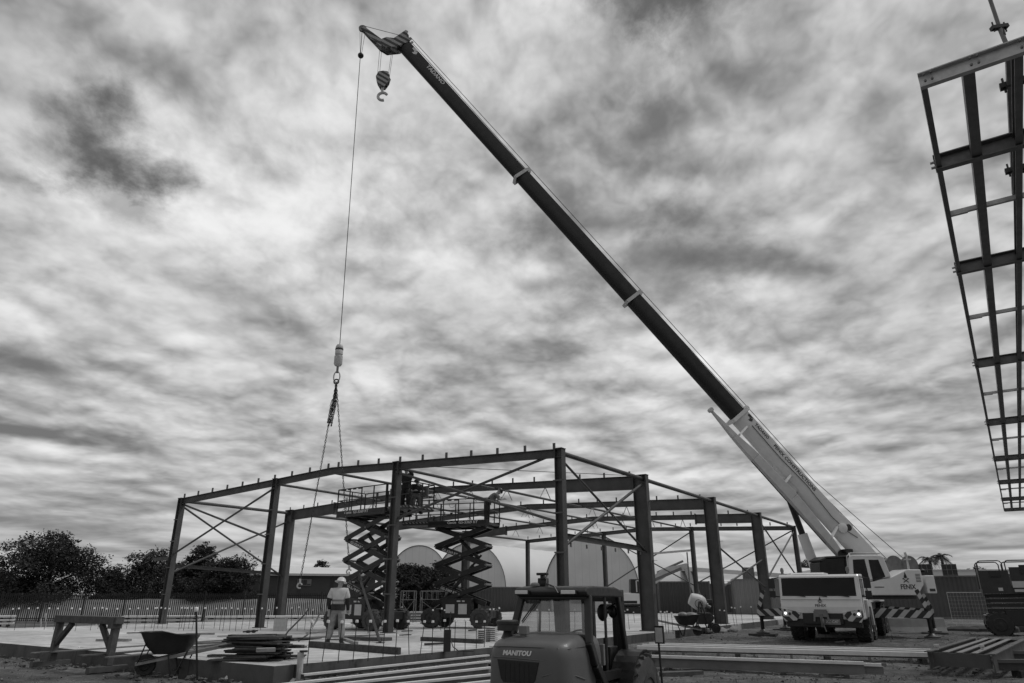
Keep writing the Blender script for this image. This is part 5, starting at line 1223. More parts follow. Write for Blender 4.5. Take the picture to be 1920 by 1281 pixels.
for px, b_, t_ in ((148, 1240, 1214), (347, 1264, 1228), (396, 1262, 1236), (77, 1177, 1160), (86, 1179, 1150), (136, 1182, 1166), (222, 1178, 1158), (180, 1180, 1170)):
    near = b_ > 1200
    stake(px, b_, t_, .012 if px == 148 else .03 if near else .035, BLACK if px == 148 else WOODL if near else GALV, 'marker_stake', {148: 'small dark peg with a pale top under the trestle', 347: 'short timber peg in front of the wheelbarrow legs', 396: 'short timber peg near the plank pile', 77: 'shorter pale pipe standing at the left behind the slab', 86: 'taller pale pipe standing at the left behind the slab', 136: 'pale pipe standing just behind the trestle top', 222: 'leaning pale pipe standing right of the trestle top', 180: 'short pale pipe seen under the trestle beam'}[px], 'stake', cap=.02 if px == 148 else None)
# starter bars with caps
protos = {}
def rebar(p, h, lean, group, label):
    key = 'r'
    if key not in protos:
        t = thing('starter_bar', label, 'starter bar', (0, 0, 0), 0, group); mb = MB(); mb.tube((0, 0, -.05), (0, 0, 1), .0095, n=6); mb.build('rod', REBAR, t, smooth=True)
        mb = MB(); mb.lathe([(.022, .955), (.034, .96), (.034, 1.01), (.030, 1.03), (0, 1.032)], (0, 0, 0), (0, 0, 1), 8); mb.build('cap', CAPM, t, smooth=True); protos[key] = t; first = True
    else: t = copy_thing(protos[key], ident(), label, group)
    M = Matrix.Translation(p) @ Matrix.Rotation(lean, 4, 'Y') @ Matrix.Diagonal((1, 1, h, 1)); t.matrix_world = M; ROOT[t.name] = M.copy(); t['group'] = group; t['label'] = label
rnd = random.Random(11)
near = [(576, 1244, .01), (604, 1241, .07), (634, 1240, .02), (662, 1237, .03), (690, 1236, 0), (718, 1232, .0), (741, 1231, .01), (767, 1227, -.08), (788, 1226, .10), (810, 1225, -.01), (832, 1222, .0), (852, 1220, .01), (872, 1219, -.01), (893, 1216, -.01), (908, 1214, 0)]
for px, py, ln in near:
    q = G(px, py, SLAB); top = Y(px, 1164 + rnd.uniform(-1, 2), q.y).z - SLAB; rebar(q, top, ln, 'capped bars along the near slab edge', 'thin white capped steel bar along the near slab edge')
lst = [57, 107, 187, 253, 330, 400, 508, 562, 677, 733, 770, 855, 947, 1012, 1080, 1133, 1152, 1180, 1215, 1250, 1340, 1357, 1375, 1412, 1440, 1510, 1525, 1605, 1645, 1670, 1720, 1765, 1812, 1865]
for x in lst:
    px = x / 4; q = G(px, 1181 + rnd.uniform(-3, 3), SLAB - .0); top = Y(px, 1140.5 + rnd.uniform(-1.2, 1.2), q.y).z - SLAB; rebar(q, top, rnd.uniform(-.04, .04), 'capped bars standing behind the left of the slab', 'white capped steel bar in the long row before the palisade fence')
for px in (488, 501, 513, 545, 557, 571, 585, 660, 705, 716, 734, 736, 751, 812, 826, 834, 917, 924, 935, 1008, 1030, 1046, 1062, 1078, 1150, 1180):
    q = G(px, 1181 + rnd.uniform(-4, 4), SLAB); top = Y(px, 1141 + rnd.uniform(-3, 3), q.y).z - SLAB; rebar(q, top, rnd.uniform(-.05, .05), 'capped bars in the middle of the slab', 'white capped steel bar standing among the scissor lifts and gable columns')
for px, pb, pt in ((1172, 1168, 1146), (1190, 1168, 1148), (1204, 1168, 1150), (1213, 1170, 1150), (1243, 1186, 1147), (1249, 1186, 1148), (1254, 1186, 1147), (1262, 1187, 1149), (1352, 1176, 1144), (1362, 1174, 1145), (1377, 1172, 1139), (1382, 1172, 1140), (1392, 1170, 1138), (1413, 1170, 1138), (1427, 1168, 1138)):
    q = G(px, pb, SLAB); top = Y(px, pt, q.y).z - SLAB; rebar(q, top, rnd.uniform(-.06, .03), 'capped bars beside the portal columns', 'white capped steel bar standing beside the right hand portal columns')
# timber and boards on the slab
def board(a, b_, wd, h, mt, name, label, cat, group=None, z=SLAB, bevel=.004, dz=0):
    a = G(*a, z + h / 2 + dz); b_ = G(*b_, z + h / 2 + dz); c0 = (a + b_) / 2; d = b_ - a
    mb = MB(); mb.bar((-d.length / 2, 0, 0), (d.length / 2, 0, 0), wd, h); return solo(mb, name, mt, label, cat, tuple(c0), math.atan2(d.y, d.x), group, bevel=bevel)
board((581, 1208), (749, 1221), .10, .16, WOODD, 'timber_beam', 'long dark beam lying on the slab in front of the worker', 'beam')
board((640, 1196), (668, 1206), .12, .07, WOODL, 'timber_beam', 'short pale offcut on the slab just right of the worker', 'offcut')
board((646, 1196), (726, 1199), .5, .10, WOOD, 'timber_beam', 'thick timber lying behind the worker, ending below the gable column', 'beam')
board((790, 1198), (905, 1203), .10, .12, WOODD, 'timber_beam', 'dark beam lying on the slab in front of the right scissor lift', 'beam')
board((752, 1191), (768, 1190), .2, .03, DGREY, 'steel_plate', 'small dark plate on the slab between the lifts', 'plate')
for i, (a, b_, lab) in enumerate((((60, 1225), (470, 1197), 'longest board lying from under the trestle across the slab'), ((150, 1230), (520, 1200), 'long board passing behind the wheelbarrow tray'), ((200, 1233), (440, 1212), 'long board just above the plank pile'), ((300, 1222), (600, 1196), 'long board ending near the worker'), ((430, 1202), (720, 1190), 'long pale board reaching to the gable column'), ((330, 1209), (640, 1192), 'narrow dark board between the longer pale ones'))):
    board(a, b_, .14 + .03 * (i % 2), .035, GALVD if i % 2 == 0 else WOOD, 'long_board', lab, 'board', 'long boards strewn over the slab', dz=.003 * i + (.04 if i in (1, 4) else 0))
rnd = random.Random(5); c0 = G(470, 1243, SLAB) + Vector((-.12, .80, 0))
k = 0
for lay in range(11):
    for r_ in range(4):
        mb = MB(); L = rnd.uniform(.9, 1.45); wd = rnd.uniform(.16, .24); h = .034
        mb.bar((-L / 2, 0, 0), (L / 2, rnd.uniform(-.05, .05), rnd.uniform(-.035, .04)), wd, h, wd2=wd * rnd.uniform(.8, 1))
        o = solo(mb, 'old_plank', WOODD if rnd.random() < .8 else WOOD, 'rough dark plank in the heap at the slab corner', 'plank', tuple(c0 + Vector((rnd.uniform(-.32, .30), -.42 + r_ * .26 + rnd.uniform(-.09, .09), .022 + lay * .046))), R(-6) + rnd.uniform(-.32, .32) * (1.0 if lay > 6 else .6), 'dark planks heaped at the slab corner', bevel=.004)
mb = MB(); mb.box(-.16, .16, -.1, .1, 0, .06)
for i, (px, py) in enumerate(((405, 1232), (498, 1222), (520, 1211))): solo(mb, 'wood_offcut', WOODL, ('pale offcut leaning at the left of the plank heap', 'pale chip lying on top of the plank heap', 'pale offcut behind the plank heap')[i], 'offcut', tuple(G(px, py, SLAB + (.40 if i == 1 else .0))), .4 * i)
rnd = random.Random(21)
for i in range(26):
    if i < 15: px, py, z = rnd.uniform(60, 900), rnd.uniform(1184, 1212), SLAB
    else: px, py, z = rnd.uniform(1240, 1700), rnd.uniform(1205, 1270), None
    q = G(px, py, z) if z is not None else G(px, py, -.02)
    u, v = toUV(q.x, q.y)
    if z is not None and not (.8 < u < 41 and v > -10.4): continue
    L = rnd.uniform(.25, 1.1); mb = MB(); mb.bar((-L / 2, 0, 0), (L / 2, 0, rnd.uniform(0, .02)), rnd.uniform(.05, .12), rnd.uniform(.03, .07))
    solo(mb, 'timber_scrap', rnd.choice([WOOD, WOODD, WOODL]), 'loose scrap of timber lying on the slab' if z is not None else 'loose scrap of timber lying on the soil between the channels', 'scrap timber', (q.x, q.y, q.z + .04), rnd.uniform(-.6, .9), 'timber scraps on the slab' if z is not None else 'timber scraps on the soil', bevel=.003)
# concrete blocks by the slab edge, buckets, pallet stacks
for px0, px1, py0, py1, lab in ((841, 863, 1224, 1241, 'smaller pale concrete block against the slab edge'), (884, 904, 1216, 1237, 'taller pale concrete block against the slab edge next to the forklift')):
    q = G((px0 + px1) / 2, py1, -.12); w_ = (px1 - px0) / FPX * q.y; h = Y(px0, py0, q.y).z + .12; mb = MB(); mb.box(-w_ / 2, w_ / 2, 0, w_, -.03, h); solo(mb, 'concrete_block', CONCB, lab, 'block', tuple(q), -.1, bevel=.01)
def slatstack(px, py, wd, n, lab, mt=GALV, hh=.09, rz=0):
    q = G(px, py, SLAB); t = thing('stack_of_panels', lab, 'stack', tuple(q), rz)
    for k in range(n): mb = MB(); mb.box(-wd / 2, wd / 2, -.3, .3, k * hh * 1.6, k * hh * 1.6 + hh); mb.build('panel', mt, t, bevel=.01)
    for k in range(n - 1): mb = MB(); mb.box(-wd / 2 + .05, wd / 2 - .05, -.2, .2, k * hh * 1.6 + hh, k * hh * 1.6 + hh * 1.6); mb.build('spacer', DGREY, t)
slatstack(903, 1205, .24, 7, 'stack of pale slats on the slab left of the forklift hood', hh=.035)
slatstack(918, 1203, .26, 8, 'pile of pale pieces next to the slat stack by the forklift', hh=.035, rz=.5)
slatstack(781, 1166, .75, 4, 'stack of pale panels beyond the gap between the scissor lifts', hh=.09)
for px, lab in ((517, 'leftmost of three small pale bundles on the slab beyond the worker'), (524, 'middle of three small pale bundles on the slab beyond the worker'), (532, 'rightmost of three small pale bundles on the slab beyond the worker')):
    q = G(px, 1183, SLAB); mb = MB(); mb.box(-.1, .1, -.08, .08, 0, .42); mb.box(-.11, .11, -.09, .09, .42, .46); solo(mb, 'wrapped_bundle', GALV, lab, 'bundle', tuple(q), .1, bevel=.01)
q = G(838, 1222, SLAB); mb = MB(); mb.box(-.09, .09, -.06, .06, 0, .52); mb.tube((.05, 0, .5), (.07, 0, .95), .015); mb.path([(.1, 0, .25), (.16, -.1, .12), (.3, -.15, .03), (.7, -.1, .02)], .015, 5)
solo(mb, 'standpipe_box', DGREY, 'upright grey service box with a bent cable at the slab edge', 'service box', tuple(q), 0, bevel=.005)
q = G(465, 1187, SLAB); mb = MB(); mb.ell((0, 0, .05), .12, .08, .05); mb.ell((.2, .03, .06), .1, .08, .06); mb.bar((-.2, 0, .04), (.35, .05, .08), .05, .05); solo(mb, 'tool_bag', BLACK, 'small dark tool bag left on the slab beside a gable column', 'tool bag', tuple(q), 0, smooth=True)
q0 = G(527, 1204, SLAB); mb = MB(); mb.path([(0, 0, .02), (.1, .3, .3), (.25, 1.4, .75), (.32, 1.6, .95)], .025, 6); mb.path([(.5, .1, .02), (.72, .3, .2), (.80, .9, .6), (.78, 1.5, .95)], .025, 6); solo(mb, 'bent_conduit', BLACK, 'pair of bent dark conduits rising from the slab left of the worker', 'conduit', tuple(q0), 0, smooth=True)
# propping strut leaning on the gable column
pr0, pr1 = G(713, 1206, SLAB), Y(676, 1088, 27.0); mb = MB(); mb.tube(pr0 - pr0, pr1 - pr0, .045, n=10); mb.tube((pr1 - pr0), (pr1 - pr0) + Vector((-.08, 0, .25)), .08, .03, n=10); mb.box(-.12, .12, -.1, .1, 0, .02)
solo(mb, 'raking_prop', DGREY, 'slanting prop between the worker and the gable column', 'prop', tuple(pr0), 0, smooth=True)
# sheet bundles along the fence
def bundle(x0, x1, lab, ys=(1153, 1158.5, 1165)):
    q0, q1 = Y(x0, 1160, 40.5), Y(x1, 1160, 41.5); d = q1 - q0; t = thing('sheet_bundle', lab, 'bundle', (q0.x, q0.y, -.1), math.atan2(d.y, d.x), 'pale sheet bundles before the fence')
    for k, z in enumerate((.12, .30, .48)):
        mb = MB(); mb.box(0, d.length, 0, .9, z, z + .10); mb.build('sheet_pack', mat('pale sheet steel', .62, .4, 0, .1, 3), t, bevel=.01)
        for j in range(5): mb = MB(); x = .2 + j * (d.length - .5) / 4; mb.box(x, x + .1, .02, .88, z - (.12 if k == 0 else .08), z - .001); mb.build('bearer', WOODD, t)
bundle(226, 372, 'left bundle of long pale sheets stacked before the fence'); bundle(383, 612, 'right bundle of long pale sheets stacked before the fence'); bundle(-60, 26, 'pale sheets at the far left edge before the fence')
# steel sections lying on the ground
def beamset(a, b_, secs, lab, name, cat, mt=None, zb=0, group=None, lip=.06):
    mt = mt or [GALVLIT, GALVD]  # same steel twice: lip coloured as lit, web as shaded recess
    """secs: (offset across, z, width, height, lengthwise shift)"""
    a = gp(*a, zb); b_ = gp(*b_, zb); d = b_ - a; z0 = min(a.z, b_.z)
    t = thing(name, lab, cat, (a.x, a.y, z0), math.atan2(d.y, d.x), group)
    for off_, z, wd, h, s_ in secs:
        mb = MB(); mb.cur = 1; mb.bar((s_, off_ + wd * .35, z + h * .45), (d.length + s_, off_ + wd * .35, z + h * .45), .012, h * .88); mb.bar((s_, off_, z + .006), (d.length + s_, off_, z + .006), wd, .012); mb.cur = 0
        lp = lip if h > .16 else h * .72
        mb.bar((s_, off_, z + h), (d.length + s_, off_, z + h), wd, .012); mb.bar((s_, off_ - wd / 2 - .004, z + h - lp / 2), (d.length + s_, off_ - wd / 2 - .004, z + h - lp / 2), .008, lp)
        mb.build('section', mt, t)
    for k in range(4): mb = MB(); x = .4 + k * (d.length - .8) / 3; mb.box(x, x + .1, min(s[0] for s in secs) - .15, max(s[0] for s in secs) + .15, -.08, min(s[1] for s in secs) - .002); mb.build('bearer', WOODD, t)
    return t, d.length
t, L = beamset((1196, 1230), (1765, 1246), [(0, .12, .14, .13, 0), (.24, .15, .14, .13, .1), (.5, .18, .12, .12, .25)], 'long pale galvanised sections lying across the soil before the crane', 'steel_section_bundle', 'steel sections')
mb = MB()
for k in range(8): mb.box(.3 + k * .9, .36 + k * .9, -.1, -.02, -.02, .12)
mb.build('cleat', DARKG, t)
t, L = beamset((1214, 1256), (1624, 1272), [(0, .06, .09, .24, 0), (.2, .06, .07, .20, .35)], 'deep pale topped channel lying nearest on the soil right of the forklift', 'steel_channel', 'steel channel', [GALVLIT, MGREY], lip=.05)  # grey web is the channel's own steel with shade put into its colour
mb = MB()
for k in (1.5, 2.0, 2.55, 3.2, 4.0, 4.7): mb.box(k, k + .09, -.052, -.046, .24, .29)
mb.build('slot_plate', DARKG, t)
q = gp(1300, 1268); mb = MB(); mb.box(-.75, .2, -.09, .09, -.02, .10); solo(mb, 'timber_bearer', WOOD, 'short weathered timber under the nearest channel', 'timber', tuple(q), .35, bevel=.006)
# purlins on the soil left of the forklift
cs_ = [((566, 1278), (915, 1238)), ((640, 1284), (918, 1250)), ((700, 1289), (920, 1263)), ((770, 1294), (925, 1277)), ((850, 1299), (935, 1289))]
for i, (a, b_) in enumerate(cs_):
    zl = -.10; a = G(a[0], a[1], zl); b_ = G(b_[0], b_[1], zl); d = b_ - a; L = d.length; mb = MB(); x0 = -1.5 if i else 0
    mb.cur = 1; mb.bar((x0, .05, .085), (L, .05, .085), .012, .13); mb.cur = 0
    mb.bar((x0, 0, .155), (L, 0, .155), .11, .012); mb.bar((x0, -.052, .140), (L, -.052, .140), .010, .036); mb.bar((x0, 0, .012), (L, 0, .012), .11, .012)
    solo(mb, 'galvanised_purlin', [GALVLIT, GALVD], ('topmost purlin, the one nearest the slab edge', 'second purlin down from the slab edge', 'third purlin down from the slab edge', 'fourth purlin down, next to the forklift', 'lowest purlin at the bottom edge of the picture')[i], 'purlin', (a.x, a.y, zl - .02), math.atan2(d.y, d.x), 'purlins lying left of the forklift')  # purlin lip painted as lit, web beneath painted dark as if shaded
# dark fabricated frame lower right
fa0, fa1, fb1 = gp(1752, 1262), gp(1822, 1232), gp(1893, 1234)
e1 = (fa1 - fa0).xy.to_3d(); e2 = Vector((e1.y, -e1.x, 0)).normalized(); Lf = e1.length * 1.25; e1n = e1.normalized(); FMx = basis(Vector((fa0.x, fa0.y, gz(fa0.x, fa0.y))), e2, e1n)
df = thing('fabricated_frame', 'dark painted steel frame of parallel joists lying at lower right', 'steel frame', M=FMx)
wf = 1.15
for x in (0, wf): mb = MB(); mb.ibeam((x, -.3, .26), (x, Lf, .26), .36, .12); mb.build('side_beam', STEEL, df)
for x in (.3, .55, .82): mb = MB(); mb.chan((x, -.1, .38), (x, Lf - .1, .38), .1, .12); mb.build('joist', GALVD, df)
for y in (-.1, Lf - .1): mb = MB(); mb.bar((0.06, y, .28), (wf - .06, y, .28), .05, .26); mb.build('end_plate', STEEL, df)
for x, y in ((.15, -.05), (.9, .5)): mb = MB(); mb.lathe([(.03, 0), (.03, .05), (.05, .06), (.05, .1)], (x, y, .46), (0, 0, 1), 10); mb.build('bolt', GALV, df, smooth=True)
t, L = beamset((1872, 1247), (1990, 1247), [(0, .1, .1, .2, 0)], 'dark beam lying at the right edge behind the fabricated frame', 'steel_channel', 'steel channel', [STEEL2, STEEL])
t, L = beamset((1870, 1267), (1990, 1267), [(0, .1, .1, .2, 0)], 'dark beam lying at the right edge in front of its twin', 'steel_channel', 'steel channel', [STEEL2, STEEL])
# cloth and bags
def cloth(px, py, s_, lab, mt, seed, name='plastic_sheet'):
    q = gp(px, py); mb = MB(); n = 12; vs = []
    for j in range(n + 1):
        for i in range(n + 1):
            x, y = (i / n - .5) * s_, (j / n - .5) * s_ * .7; edge = min(i, j, n - i, n - j) / (n / 2)
            vs.append((x + .05 * s_ * noise.noise(Vector((x * 6, y * 6, seed))), y, .01 + s_ * (.12 + .30 * abs(noise.noise(Vector((x * 4 / s_, y * 5 / s_, seed + 3))))) * min(1, edge * 2.2)))
    mb.add(vs, [(j * (n + 1) + i, j * (n + 1) + i + 1, (j + 1) * (n + 1) + i + 1, (j + 1) * (n + 1) + i) for j in range(n) for i in range(n)])
    return solo(mb, name, mt, lab, 'plastic sheet', tuple(q), .3, smooth=True)
cloth(445, 1272, .52, 'crumpled pale plastic sheet on the soil below the plank heap', MEMBR, 2); cloth(552, 1278, .4, 'crumpled pale plastic at the foot of the capped pipe', MEMBR, 7); cloth(370, 1251, .35, 'small pale scrap of plastic right of the wheelbarrow', MEMBR, 9)
# footing blocks under the portal columns
for v, lab in ((V[1], 'concrete footing block under the nearest portal column'), (V[2], 'concrete footing block under the second portal column'), (V[3], 'concrete footing block under the third portal column')):
    p = UV(-.35, v); mb = MB(); mb.box(-.75, .75, -.3, .35, -.3, .185); solo(mb, 'footing_block', CONCB, lab, 'footing', (p.x, p.y, 0), math.atan2(DV.y, DV.x), bevel=.01)
mb = MB(); 
for i in range(26): a = random.Random(i); mb.ell((a.uniform(-.9, .9), a.uniform(-.4, .4), 0), a.uniform(.2, .5), a.uniform(.15, .3), a.uniform(.08, .2), 8, 5)
p = UV(-.9, 12.5); g = mb.build('sand', mat('pale sandy soil', .20, .95, 0, .3, 4, .5, 20), None, smooth=True); g.matrix_world = Matrix.Translation((p.x, p.y, .02)) @ Matrix.Rotation(math.atan2(DV.y, DV.x), 4, 'Z'); g['kind'] = 'stuff'
# spoil bank against the slab edge
mb = MB(); rnd = random.Random(2)
for i in range(700):
    v = -10.5 + 9.5 * rnd.random(); p = UV(1 + 20 * rnd.random() ** 1.3, -11.0 - rnd.random() ** 2 * 1.2) if i % 3 == 0 else UV(-.22 - (v + 10.85) * .075 + .45 - rnd.random() * .35, v); r_ = rnd.uniform(.04, .13); r_ *= .45 if i % 3 == 0 else .8; k0 = len(mb.v); mb.ell((p.x, p.y, gz(p.x, p.y) + .02), r_ * 1.5, r_, r_ * .6, 6, 4); mb.v[k0:] = [q_ + Vector((rnd.uniform(-1, 1), rnd.uniform(-1, 1), rnd.uniform(-1, .6))) * r_ * .35 for q_ in mb.v[k0:]]
g = mb.build('rubble', mat('damp spoil', .10, .95, 0, .5, 7, .6, 25), None); g['kind'] = 'stuff'
# ================================================================ CEMENT MIXER
q = gp(1313, 1186); mx_ = thing('cement_mixer', 'cement mixer with a pale tilted drum between the portal columns', 'cement mixer', (q.x, q.y, q.z), R(-5))
da = Vector((.78, 0, -.35)).normalized(); dc = Vector((-.32, 0, 1.42))
mb = MB(); mb.lathe([(.22, -.02), (.25, .0), (.33, .28), (.345, .44), (.30, .60), (.17, .72), (.06, .74)], dc, da, 24); mb.build('drum', WHITE2, mx_, smooth=True)
mb = MB(); mb.lathe([(.14, .74), (.14, .80), (.08, .80), (.08, .95)], dc, da, 14); mb.build('drum_hub', MGREY, mx_, smooth=True)
mb = MB()
for y in (-.42, .42): mb.bar((.0, y, 1.3), (-.25, y, .1), .05, .05, up=(0, 1, 0)); mb.bar((.05, y, 1.3), (.4, y, .1), .05, .05, up=(0, 1, 0)); mb.bar((-.25, y, .12), (.4, y, .12), .04, .04)
mb.bar((.05, -.42, 1.0), (.05, .42, 1.0), .06, .06); mb.build('stand', DGREY, mx_)
mb = MB(); mb.box(-.1, .5, -.28, .28, .35, .82); mb.build('motor_box', DGREY, mx_, bevel=.03)
for y in (-.46, .46): wheel(mx_, .62, y, .2, .2, .09, (0, 1, 0), RUBBER, RIM)
mb = MB(); mb.torus((-.02, -.47, 1.2), (0, 1, 0), .17, .014, 16, 5); mb.build('tilt_wheel', DGREY, mx_, smooth=True)
# engine plant behind the mixer
q = Y(1340, 1150, 40); t = thing('generator', 'small dark wheeled generator just behind the cement mixer', 'generator', (q.x, 40, SLAB))
mb = MB(); mb.box(-.6, .5, -.35, .35, .35, 1.15); mb.build('housing', DGREY, t, bevel=.04)
mb = MB(); mb.tube((-.4, 0, 1.1), (-.4, 0, 1.4), .04); mb.box(-.5, .4, -.36, -.352, .5, .95); mb.build('vent', BLACK, t)
for x in (-.4, .35):
    for y in (-.4, .4): wheel(t, x, y, .22, .22, .12, (0, 1, 0), RUBBER, RIM)
# ================================================================ SCAFFOLD FRAMES
for px0, px1, d, lab in ((752, 777, 39, 'left pale scaffold tower between the scissor lifts'), (789, 836, 41, 'wider pale scaffold tower behind the right scissor lift')):
    q0, q1 = Y(px0, 1112, d), Y(px1, 1112, d); w_ = q1.x - q0.x; h = q0.z - SLAB + .1; t = thing('scaffold_tower', lab, 'scaffold', (q0.x, d, SLAB))
    for y in (0, .8):
        mb = MB()
        for x in (0, w_): mb.tube((x, y, 0), (x, y, h), .024, n=6)
        mb.tube((0, y, h), (w_, y, h), .024, n=6); mb.tube((0, y, h * .72), (w_, y, h * .72), .018, n=6)
        for k in range(1, max(2, int(w_ / .3))): mb.tube((k * .3, y, h * .72), (k * .3, y, h), .014, n=5)
        mb.build('end_frame', GALVD, t, smooth=True)
    mb = MB(); mb.tube((0, -.03, .15), (w_, -.03, h * .7), .014, n=5); mb.tube((w_, -.05, .15), (0, -.05, h * .7), .014, n=5); mb.build('cross_brace', GALVD, t, smooth=True)
# temporary mesh fence and striped boards by the container
q0, q1 = Vector((24.5, 41, 0)), Vector((31, 36.5, 0)); d = q1 - q0
tf = thing('mesh_fence', 'pale temporary mesh fence in front of the long dark container', 'fence', tuple(q0), math.atan2(d.y, d.x))
for k in range(3):
    x0, x1 = k * 2.6, k * 2.6 + 2.5; mb = MB(); mb.path([(x0, 0, .1), (x0, 0, 1.7), (x1, 0, 1.7), (x1, 0, .1)], .022, 6, closed=True)
    for j in range(1, 16): mb.tube((x0 + j * 2.5 / 16, 0, .1), (x0 + j * 2.5 / 16, 0, 1.7), .003, n=4, caps=False)
    for j in range(1, 8): mb.tube((x0, 0, .1 + j * .2), (x1, 0, .1 + j * .2), .003, n=4, caps=False)
    mb.build('fence_panel', GALV, tf)
    mb = MB(); mb.box(x0 - .25, x0 + .15, -.12, .12, -.05, .1); mb.build('foot', CONCB, tf)
# pale jersey barriers beneath the striped beams
for i, (px, lab) in enumerate(((1690, 'left pale barrier slab under the striped outrigger boards'), (1722, 'middle pale barrier slab under the striped outrigger boards'), (1752, 'right pale barrier slab under the striped outrigger boards'))):
    q = Y(px, 1190, 33.5); mb = MB(); mb.prism([(-.25, 0), (.25, 0), (.16, .25), (.1, .62), (-.1, .62), (-.16, .25)], 'x', -.5, .5); solo(mb, 'concrete_barrier', CONCB, lab, 'barrier', (q.x, 33.5, -.03), -.1, bevel=.01)
mb = MB(); rnd = random.Random(3)
for i in range(34): mb.ell((rnd.uniform(-3.2, 3.2), rnd.uniform(-.6, .6), rnd.uniform(-.05, .1)), rnd.uniform(.3, .8), rnd.uniform(.2, .5), rnd.uniform(.1, .32), 8, 5)
g = mb.build('mud', mat('dark spoil', .05, .95, 0, .4, 3, .6, 20), None, smooth=True); g.matrix_world = Matrix.Translation((24, 34, -.02)) @ Matrix.Rotation(-.3, 4, 'Z'); g['kind'] = 'stuff'
# timber crib under jack on left outrigger side etc. handled as mats
# ================================================================ PEOPLE
def skin_mesh(verts, edges, root=0, sub=2):
    me = bpy.data.meshes.new('t'); me.from_pydata([v[0] for v in verts], edges, []); o = bpy.data.objects.new('t', me); COL.objects.link(o)
    m_ = o.modifiers.new('s', 'SKIN'); m_.use_smooth_shade = True
    for sv_, v in zip(me.skin_vertices[0].data, verts):
        r_ = v[1]; sv_.radius = r_ if isinstance(r_, tuple) else (r_, r_)
    me.skin_vertices[0].data[root].use_root = True
    s_ = o.modifiers.new('u', 'SUBSURF'); s_.levels = sub; s_.render_levels = sub
    dg = bpy.context.evaluated_depsgraph_get(); ev = o.evaluated_get(dg); em = ev.to_mesh()
    vs = [v.co.copy() for v in em.vertices]; fs = [tuple(p.vertices) for p in em.polygons]
    ev.to_mesh_clear(); bpy.data.objects.remove(o); return vs, fs
def person(label, M, P_, skinm, shirt, pants, hat, sleeve=None, belt=None, brim=True, hatm=CAPM, boots=BLACK, gloves=None):
    """P_: joint positions, metres, figure facing +y"""
    t = thing('person', label, 'person', M=M); V_ = lambda k: Vector(P_[k])
    hipc, chest, neck, head = V_('hip'), V_('chest'), V_('neck'), V_('head')
    vl = [(hipc, (.145, .105)), (hipc.lerp(chest, .5), (.13, .095)), (chest, (.165, .11)), (neck - Vector((0, 0, .05)), .07), (neck, .064), (head - (head - neck) * .25, .066)]
    ed = [(0, 1), (1, 2), (2, 3), (3, 4), (4, 5)]
    def chain(start, pts):
        p = start
        for q_, r_ in pts: vl.append((Vector(q_), r_)); ed.append((p, len(vl) - 1)); p = len(vl) - 1
        return p
    for s_ in ('l', 'r'):
        chain(2, [(P_['sh' + s_], .062), (P_['el' + s_], .044), (P_['wr' + s_], .028)])
        chain(0, [(P_['hj' + s_], .088), (P_['kn' + s_], .062), (P_['an' + s_], .040), (P_['to' + s_], .038)])
    vs, fs = skin_mesh(vl, ed); mb = MB(); mb.add(vs, fs)
    # head with a face, ears; hands with palm, four fingers and a thumb
    hd_ = (head - neck).normalized(); fw = Vector(P_.get('face', (0, 1, 0))).normalized(); rt = fw.cross(hd_).normalized(); fw = hd_.cross(rt)
    def hp_(x, y, z): return head + rt * x + fw * y + hd_ * z
    n = 14; prof = [(-.118, .035, .04), (-.10, .052, .045), (-.07, .064, .03), (-.03, .074, .015), (.02, .078, .0), (.06, .076, -.006), (.09, .062, -.006), (.112, .03, -.004)]
    ring = []
    for z, r_, fo in prof: ring += [hp_(r_ * .92 * math.cos(2 * math.pi * k / n), (r_ * 1.18) * math.sin(2 * math.pi * k / n) + fo * .5, z) for k in range(n)]
    m_ = len(prof); mb.add(ring, [(j * n + i, j * n + (i + 1) % n, (j + 1) * n + (i + 1) % n, (j + 1) * n + i) for j in range(m_ - 1) for i in range(n)] + [tuple(range(n))[::-1], tuple(range((m_ - 1) * n, m_ * n))])
    mb.ell(hp_(0, .105, -.02), .012, .018, .022, 6, 5); mb.ell(hp_(0, .092, -.062), .022, .01, .007, 6, 4)
    for s_ in (-1, 1): mb.ell(hp_(s_ * .075, 0, -.01), .01, .02, .03, 6, 5); mb.ell(hp_(s_ * .03, .086, .008), .012, .008, .008, 6, 4)
    for s_ in ('l', 'r'):
        wr, el = V_('wr' + s_), V_('el' + s_); d = (wr - el).normalized(); sd_ = d.cross(Vector((0, 1, 0)) if abs(d.y) < .8 else Vector((1, 0, 0))).normalized(); pn = d.cross(sd_)
        mb.bar(wr - d * .01, wr + d * .085, .035, .078, up=pn if False else pn.cross(d), wd2=.028, h2=.082)
        spread = pn
        for k, (o_, L) in enumerate(((-.030, .062), (-.010, .074), (.010, .070), (.030, .055))):
            b0 = wr + d * .08 + spread * o_; b1 = b0 + d * L * .55 + sd_ * .012; b2 = b1 + d * L * .4 + sd_ * .03; mb.path([b0, b1, b2], [.009, .0085, .007], 5)
        b0 = wr + d * .025 - spread * .036; mb.path([b0, b0 + d * .035 - spread * .022 + sd_ * .01, b0 + d * .065 - spread * .02 + sd_ * .025], [.011, .010, .008], 5)
    mb.build('body', skinm, t, smooth=True)
    # trousers
    vl = [(hipc + (chest - hipc) * .25, (.158, .118)), (hipc, (.17, .13))]; ed = [(0, 1)]
    for s_ in ('l', 'r'): chain(1, [(P_['hj' + s_], .118), (V_('hj' + s_).lerp(V_('kn' + s_), .5), .112), (P_['kn' + s_], .098), (V_('kn' + s_).lerp(V_('an' + s_), .55) + Vector((.012, .01, 0)), .10), (V_('an' + s_) + Vector((0, 0, .03)), .072)])
